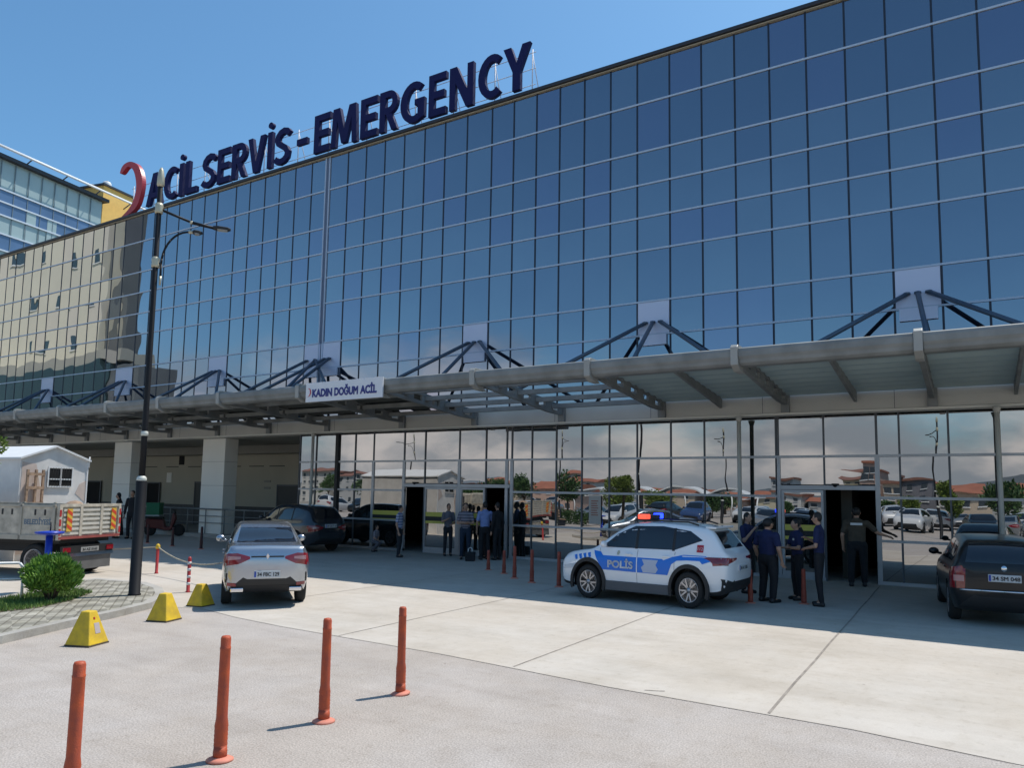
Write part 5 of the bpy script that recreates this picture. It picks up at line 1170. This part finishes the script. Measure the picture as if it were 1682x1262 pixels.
# ------------------------------------------------------------------ buildings behind the hospital
BBl = thing('glass_tower_block', 'pale blue panelled building with window bands rising behind the hospital roof, far left', 'building')
U = Vector((-.2, .98, 0)).normalized(); Nn = Vector((-U.y*-1, -U.x, 0)); P1 = Vector((-71.83, 19.69, 0)); Nn = Vector((U.y, -U.x, 0))   # outward normal faces +x
def bb(u0, u1, n0, n1, z0, z1, m, name, par, org=P1):
    g = MB(); q = [org + U*u + Nn*n for u, n in ((u0, n0), (u1, n0), (u1, n1), (u0, n1))]
    lo = [g.b.verts.new((p.x, p.y, z0)) for p in q]; hi = [g.b.verts.new((p.x, p.y, z1)) for p in q]
    g.b.faces.new(lo[::-1]); g.b.faces.new(hi)
    for i in range(4): g.b.faces.new((lo[i], lo[(i+1) % 4], hi[(i+1) % 4], hi[i]))
    return g.build(name, m, par)
M_pan = mat('pale_teal_panel', (.36, .45, .44), .35, coat=.4, var=.08, scale=.3); M_wb = mat('blue_window_band', (.10, .17, .30), .12, coat=.6, var=.2, scale=.25); M_band = mat('white_band', (.62, .68, .74), .5)
bb(-16, 0, -14, 0, 0, 29.7, M_pan, 'wall', BBl)
for z0, z1 in ((24.9, 27.0), (21.9, 23.2), (19.5, 20.8), (17, 18.4)):
    wbn = bb(-16, -.15, 0, .05, z0, z1, M_wb, 'window_band', BBl)
for z in (27.1, 26.0, 24.85, 23.25, 21.85, 20.9):
    bb(-16, -.0, .05, .14, z-.06, z+.07, M_band, 'transom', BBl)
u = -15
while u < 0:
    bb(u-.03, u+.03, .05, .09, 12, 29.6, mat('panel_joint', (.16, .22, .26), .6) if u == -15 else bpy.data.materials['panel_joint'], 'panel_joint', BBl); u += 1.25
for u in (-14, -11, -7.5, -5.5): bb(u, u+.9, .051, .07, random.choice((24.9, 21.9, 24.95)), 26.0, M_pan, 'pale_panel', BBl)
bb(-16, .4, -14, .5, 29.7, 30.0, M_coping, 'roof_edge', BBl)
g = MB()
for dn, z in ((1.0, 30.35), (.7, 30.55)): g.tube(P1+U*-16+Nn*dn+Vector((0, 0, z)), P1+U*6+Nn*dn+Vector((0, 0, z)), .09, n=8)
g.build('roof_tube', M_white, BBl)
for k in range(6):
    g = MB(); p = P1+U*(-15+3.5*k); g.tube(p+Vector((0, 0, 29.9)), p+Nn*1.0+Vector((0, 0, 30.4)), .06, n=6); g.build('tube_bracket', M_aludark, BBl)
YB = thing('yellow_plant_block', 'ochre yellow rooftop block with a dark roof edge behind the red crescent', 'building')
M_och = mat('ochre_render', (.88, .54, .15), .85, var=.05); Y0 = Vector((-72.72, 20.24, 0))
bb(0, 3.6, -9, 0, 0, 31.8, M_och, 'wall', YB, Y0); bb(-.15, 3.75, -9.1, .15, 31.8, 32.0, M_coping, 'roof_edge', YB, Y0)
for u, n, r_, hh in ((1.6, -1.5, .42, 1.0), (1.4, -3.2, .40, .8), (1.5, -5.2, .5, .7)):
    p = Y0+U*u+Nn*n; T_ = thing('roof_tank', {-1.5: 'tallest white tank on the ochre block', -3.2: 'middle pinkish white tank on the ochre block', -5.2: 'broad white tank at the left end of the ochre block'}[n], 'tank', (p.x, p.y, 32), 0, 'white tanks on the ochre block')
    g = MB(); g.lathe([(r_, 0), (r_, hh*.8), (r_*.8, hh*.95), (r_*.3, hh), (.001, hh)], (0, 0, 0), 20); g.build('drum', M_white, T_)
    g = MB(); g.lathe([(r_*.3, hh), (r_*.3, hh+.08), (.001, hh+.1)], (0, 0, 0), 12); g.build('lid', M_steelL, T_)
# ------------------------------------------------------------------ the town opposite, seen only in the mirror glass
BW = thing('beige_block', 'tall beige block with few small windows, seen reflected in the left of the glass', 'building')
g = MB(); g.box(-128, -88.2, -34, -30, 0, 48); g.build('wall', mat('beige_block_render', (.80, .72, .54), .85, var=.04, scale=.2), BW)
for x, z in ((-112, 32), (-104, 31), (-97.5, 29.5), (-91, 29), (-106, 25), (-99.5, 24.6), (-93.5, 24.2), (-104, 19.2), (-97, 19)):
    f = MB(); f.box(x+.2, x+1.5, -30.0, -29.95, z, z+1.7); w_ = f.build('window', mat('win_dark', (.06, .09, .09), .2) if 'win_dark' not in bpy.data.materials else bpy.data.materials['win_dark'], BW)
    f = MB(); f.box(x-.12, x+1.82, -29.97, -29.9, z-.14, z-.0); f.build('sill', M_beigec, w_)
g = MB(); g.box(-88.2, -86.9, -33.6, -31, 0, 47); g.build('shaded_side', mat('shaded_side_grey', (.15, .16, .15), .8, var=.1, scale=.2), BW)  # side face of the block, its shade put into the dark grey
PW = thing('glazed_podium', 'low dark green glazed podium with a beige parapet in front of the beige block', 'building')
g = MB(); g.box(-135, -78.5, -30, -25, 0, 15.2); g.build('wall', mat('green_glazing', (.035, .06, .055), .3, var=.3, scale=.15), PW)
g = MB(); g.box(-135, -77, -29.5, -25.2, 15.2, 16.4); g.build('parapet', M_beige, PW)
g = MB(); g.box(-78.5, -73, -30, -25.2, 0, 14.6); g.build('wing', mat('grey_wing', (.16, .17, .16), .7, var=.2, scale=.4), PW)
M_roofr = mat('red_roof', (.33, .12, .07), .8, var=.15, scale=1); M_roofb = mat('brown_roof', (.22, .10, .07), .8, var=.15); M_wins = mat('house_window', (.05, .06, .07), .3)
def house(x0, x1, y, h, wm, rm, label, roofh=1.0, floors=2, depth=7, flat=False, xscale=1):
    B_ = thing('house', label, 'building', group='houses of the town opposite')
    g = MB(); g.box(x0, x1, y-depth, y, 0, h); g.build('wall', wm, B_)
    if not flat:
        g = MB(); g.prism([(y-depth-.3, h), (y+.35, h), (y-depth*.35, h+roofh), (y-depth*.65, h+roofh)], lambda u, v, k: (x0-.3+(x1-x0+.6)*k, u, v)); g.build('roof', rm, B_)
    else: g = MB(); g.box(x0-.15, x1+.15, y-depth-.15, y+.2, h, h+.2); g.build('roof', rm, B_)
    nw = max(2, int((x1-x0)/1.5)); fh = h/floors
    for i in range(nw):
        for f in range(floors):
            xc = x0+(i+.5)*(x1-x0)/nw; z = f*fh+fh*.35
            g = MB(); g.box(xc-.28, xc+.28, y, y+.03, z, z+fh*.42); w_ = g.build('window', M_wins, B_)
            g = MB(); g.box(xc-.34, xc+.34, y+.03, y+.1, z-.08, z-.0); g.build('sill', M_white, w_)
    return B_
def wm(n, c): return mat(n, c, .85, var=.08, scale=.5)
W1, W2_, W3, W4, W5, W6 = wm('wall_white', (.55, .53, .50)), wm('wall_pink', (.50, .34, .27)), wm('wall_cream', (.56, .50, .36)), wm('wall_dark', (.16, .16, .18)), wm('wall_peach', (.50, .40, .30)), wm('wall_greyw', (.42, .42, .42))
house(-97, -90, -70, 4.9, W1, M_roofb, 'white four-floor house, farthest left in the reflected town', .5, 4); house(-89, -82, -70, 4.4, W6, M_roofb, 'grey house beside the white four-floor one', .6, 3)
house(-80, -71, -78, 2.8, W3, M_roofr, 'low cream house with red roof in the reflected town', .9)
house(-46.3, -40.2, -60, 2.5, W2_, M_roofr, 'pink house with an orange-red roof behind the reflected benches', 1.0); house(-60, -52, -66, 2.5, W5, M_roofr, 'peach house between reflected trees', .9)
house(-38, -31, -75, 2.2, W5, M_roofr, 'long peach house under a red roof, left one', .7, 2); house(-29.5, -24.5, -75, 2.0, W2_, M_roofr, 'small pink house with a red roof', .8); house(-23.5, -19.6, -78, 2.2, W3, M_roofr, 'small cream house next to the white apartments', .8)
house(-18.6, -15.6, -65, 2.75, W1, M_roofb, 'white apartment house with grey roof, left half', .25, 3, flat=True); house(-15.2, -13.2, -67, 2.1, W6, M_roofr, 'narrow grey house right of the white apartments', .5, 2)
house(-9.8, -8.6, -65, 5.2, W2_, M_roofr, 'slim pink tower above the reflected door', .2, 3, flat=True); house(-12.3, -9.9, -68, 4.3, W3, M_roofb, 'cream house left of the pink tower', .4, 3)
house(-7.9, -6.5, -60, 4.0, W5, M_roofb, 'narrow peach house with a red gable', .4, 3, flat=True); house(-6.4, -3.5, -65, 3.7, W4, M_roofb, 'dark grey apartment house with pale balconies', .3, 3, flat=True)
house(-1.3, 1.0, -60, 2.9, W5, M_roofr, 'brown-roofed house behind a reflected tree', .7); house(1.8, 5.5, -62, 2.8, W1, M_roofr, 'white house at the right end of the reflected town', .7); house(6.5, 12, -64, 2.8, W3, M_roofr, 'cream house beyond the right end', .8)
house(-72, -66, -62, 3.6, W1, M_roofb, 'white three-floor house with a terrace left of the cream house', .4, 3, flat=True); house(-52, -47, -80, 4.2, W1, M_roofr, 'tall white house behind the tree row', .5, 4); house(-24, -21.8, -90, 4.6, W6, M_roofb, 'far grey apartment block over the red roofs', .3, 4, flat=True)
house(-3.4, -1.6, -70, 3.3, W1, M_roofr, 'white house beside the dark grey apartments', .4, 3); house(13, 20, -60, 3.8, W5, M_roofb, 'peach apartments at the far right of the town', .4, 3, flat=True)
AR = thing('arched_shelter', 'long white shelter with curved arches across the car park', 'shelter')
g = MB(); 
for k in range(4):
    x0 = -31.5+4.1*k; pr = [(x0+4.0*i/12, 2.15+.62*math.sin(math.pi*i/12)) for i in range(13)]
    g.prism(pr+[(p[0], p[1]-.12) for p in reversed(pr)], lambda u, v, q: (u, -45+2.2*q, v))
g.build('arched_roof', M_white, AR)
g = MB(); g.box(-31.7, -15, -44.9, -42.9, 2.02, 2.14); g.build('beam', M_white, AR)
for k in range(9): g = MB(); g.tube((-31.4+2.05*k, -43, 0), (-31.4+2.05*k, -43, 2.1), .06, n=8); g.build('post', M_white, AR)
TG_ = 'trees across the car park'; kinds = ['dark green tree', 'mid green tree', 'yellow-green tree']
tl = [(-61, -41, 3.4, 1.7, 0), (-56.5, -42, 3.0, 1.5, 0), (-49.5, -38, 2.6, 1.3, 1), (-43, -45, 2.9, 1.5, 0), (-33, -36, 3.5, 1.2, 1), (-28.6, -36, 3.4, 1.2, 1), (-26.4, -40, 2.4, 1.5, 2), (-22.4, -40, 2.2, 1.6, 2), (-20, -52, 2.2, 1.3, 0), (-16.3, -60, 1.9, 1.0, 1), (-1.3, -35, 3.1, .9, 2), (1.6, -32, 3.0, 1.1, 1), (3.8, -33, 2.9, 1.1, 1), (-11, -55, 1.7, .9, 1), (-6.5, -52, 1.6, .7, 1), (-52.5, -40, 3.1, 1.6, 1), (-38, -40, 2.7, 1.4, 1), (-17.9, -41, 1.9, 1.0, 1), (-4.6, -50, 2.0, 1.0, 2), (-36.2, -33, 2.6, 1.1, 0), (5.6, -36, 3.0, 1.3, 1)]
for i, (x, y, h, r_, k) in enumerate(tl):
    tree('%s number %d from the left in the mirrored row' % (kinds[k], i+1), x, y, h*1.05, r_, (M_leafd, M_leafd, M_leafy)[k], 2600, .17, TG_)
hg = thing('hedge', 'clipped green hedge behind the reflected benches', 'hedge'); g = MB(); leaf_cloud(g, (-27, -27, .45), 7, .6, .5, 9000, .12, .2, .2); g.build('foliage', M_leafd, hg, fix=False)
for x, y, lb in ((-26.2, -24.5, 'brown wooden bench reflected left of the shaded bollards'), (-23.2, -24.0, 'brown wooden bench reflected behind the police car nose')):
    bn = thing('bench', lb, 'bench', (x, y, 0), math.radians(35), 'wooden park benches')
    g = MB(); [g.box(-.9, .9, -.2+.14*k, -.09+.14*k, .42, .46) for k in range(3)]; g.build('seat', M_rust, bn)
    g = MB(); [g.box(-.9, .9, .24, .28, .55+.15*k, .66+.15*k) for k in range(3)]; g.build('backrest', M_rust, bn)
    for xx in (-.75, .75): g = MB(); g.box(xx-.04, xx+.04, -.2, .3, 0, .42); g.box(xx-.04, xx+.04, .26, .30, .4, .98); g.build('leg', M_black, bn)
protos = [car('parked_car', 'x', 'hatch', paint("parked_white", (.6,.6,.6)), detail=False)[0], car('parked_car', 'x', 'sedan', P_grey, detail=False)[0], car('parked_car', 'x', 'hatch', P_blk, detail=False)[0], car('parked_car', 'x', 'sedan', P_redc, detail=False)[0], car('parked_car', 'x', 'suv', P_bluec, detail=False)[0]]
cn = ['white hatchback', 'grey sedan', 'black hatchback', 'dark red sedan', 'blue SUV']; used = set(); ordn = ['leftmost', 'second', 'third', 'fourth', 'fifth', 'sixth', 'seventh', 'eighth', 'ninth', 'tenth', 'eleventh', 'twelfth', 'thirteenth', 'fourteenth', 'fifteenth', 'sixteenth', 'seventeenth', 'eighteenth']; cnt = {}
for i, (x, y, k) in enumerate([(-52, -33, 0), (-49, -33.5, 2), (-46, -33, 1), (-40, -33, 0), (-37, -33, 4), (-34, -32, 2), (-31, -33, 0), (-25, -33, 1), (-22, -32, 0), (-19, -33, 2), (-16.5, -32, 4), (-13, -33, 0), (-9.5, -34, 1), (-7, -33, 3), (-4.6, -36, 0), (-2.2, -37, 0), (.2, -36, 2), (2.5, -35, 0), (5, -36, 1), (-12, -45, 0), (-8.5, -46, 2), (-5.5, -45, 0), (-1, -46, 1), (-28, -46, 0), (-44, -42, 2), (-20.5, -27, 0), (-10.5, -27, 1), (-6.2, -27.5, 2), (-14.5, -40, 0), (-3.2, -30, 0), (1.6, -28, 1), (-35, -45, 1), (-24, -45, 2)]):
    o = protos[k] if k not in used else copy_tree(protos[k]); used.add(k); cnt[k] = cnt.get(k, 0)+1
    place(o, (x, y, 0), math.radians(90+random.uniform(-8, 8) + (180 if i % 3 == 0 else 0)), '%s %s counted from the left in the car park opposite' % (ordn[cnt[k]-1], cn[k]), 'cars parked opposite the hospital', (.85, .82, .93))
for i, (x, y, lb) in enumerate(((-35.5, -24, 'leftmost black street lamp across the forecourt'), (-24, -26, 'middle black street lamp across the forecourt'), (-1.7, -24, 'black street lamp reflected above the right-hand cars'), (-14, -30, 'black street lamp reflected right of the middle one'))):
    o = copy_tree(LPs); place(o, (x, y, 0), random.uniform(0, 6), lb, 'street lamps across the forecourt', (.85, .85, .82)); o['category'] = 'street lamp'
b = MB(); NX = 60; prof = [(x, 8+5*math.sin(x*.013+1)+3*math.sin(x*.041)+1.5*math.sin(x*.09)) for x in [-700+20*i for i in range(NX)]]
b.prism([(prof[0][0], -5)]+[(x, z) for x, z in prof]+[(prof[-1][0], -5)], lambda u, v, k: (u, -520-120*(1-k), v*(1.0 if k else .6)))
tag(b.build('hills', mat('far_hill', (.16, .18, .20), .95, var=.15, scale=.01)), kind='structure')
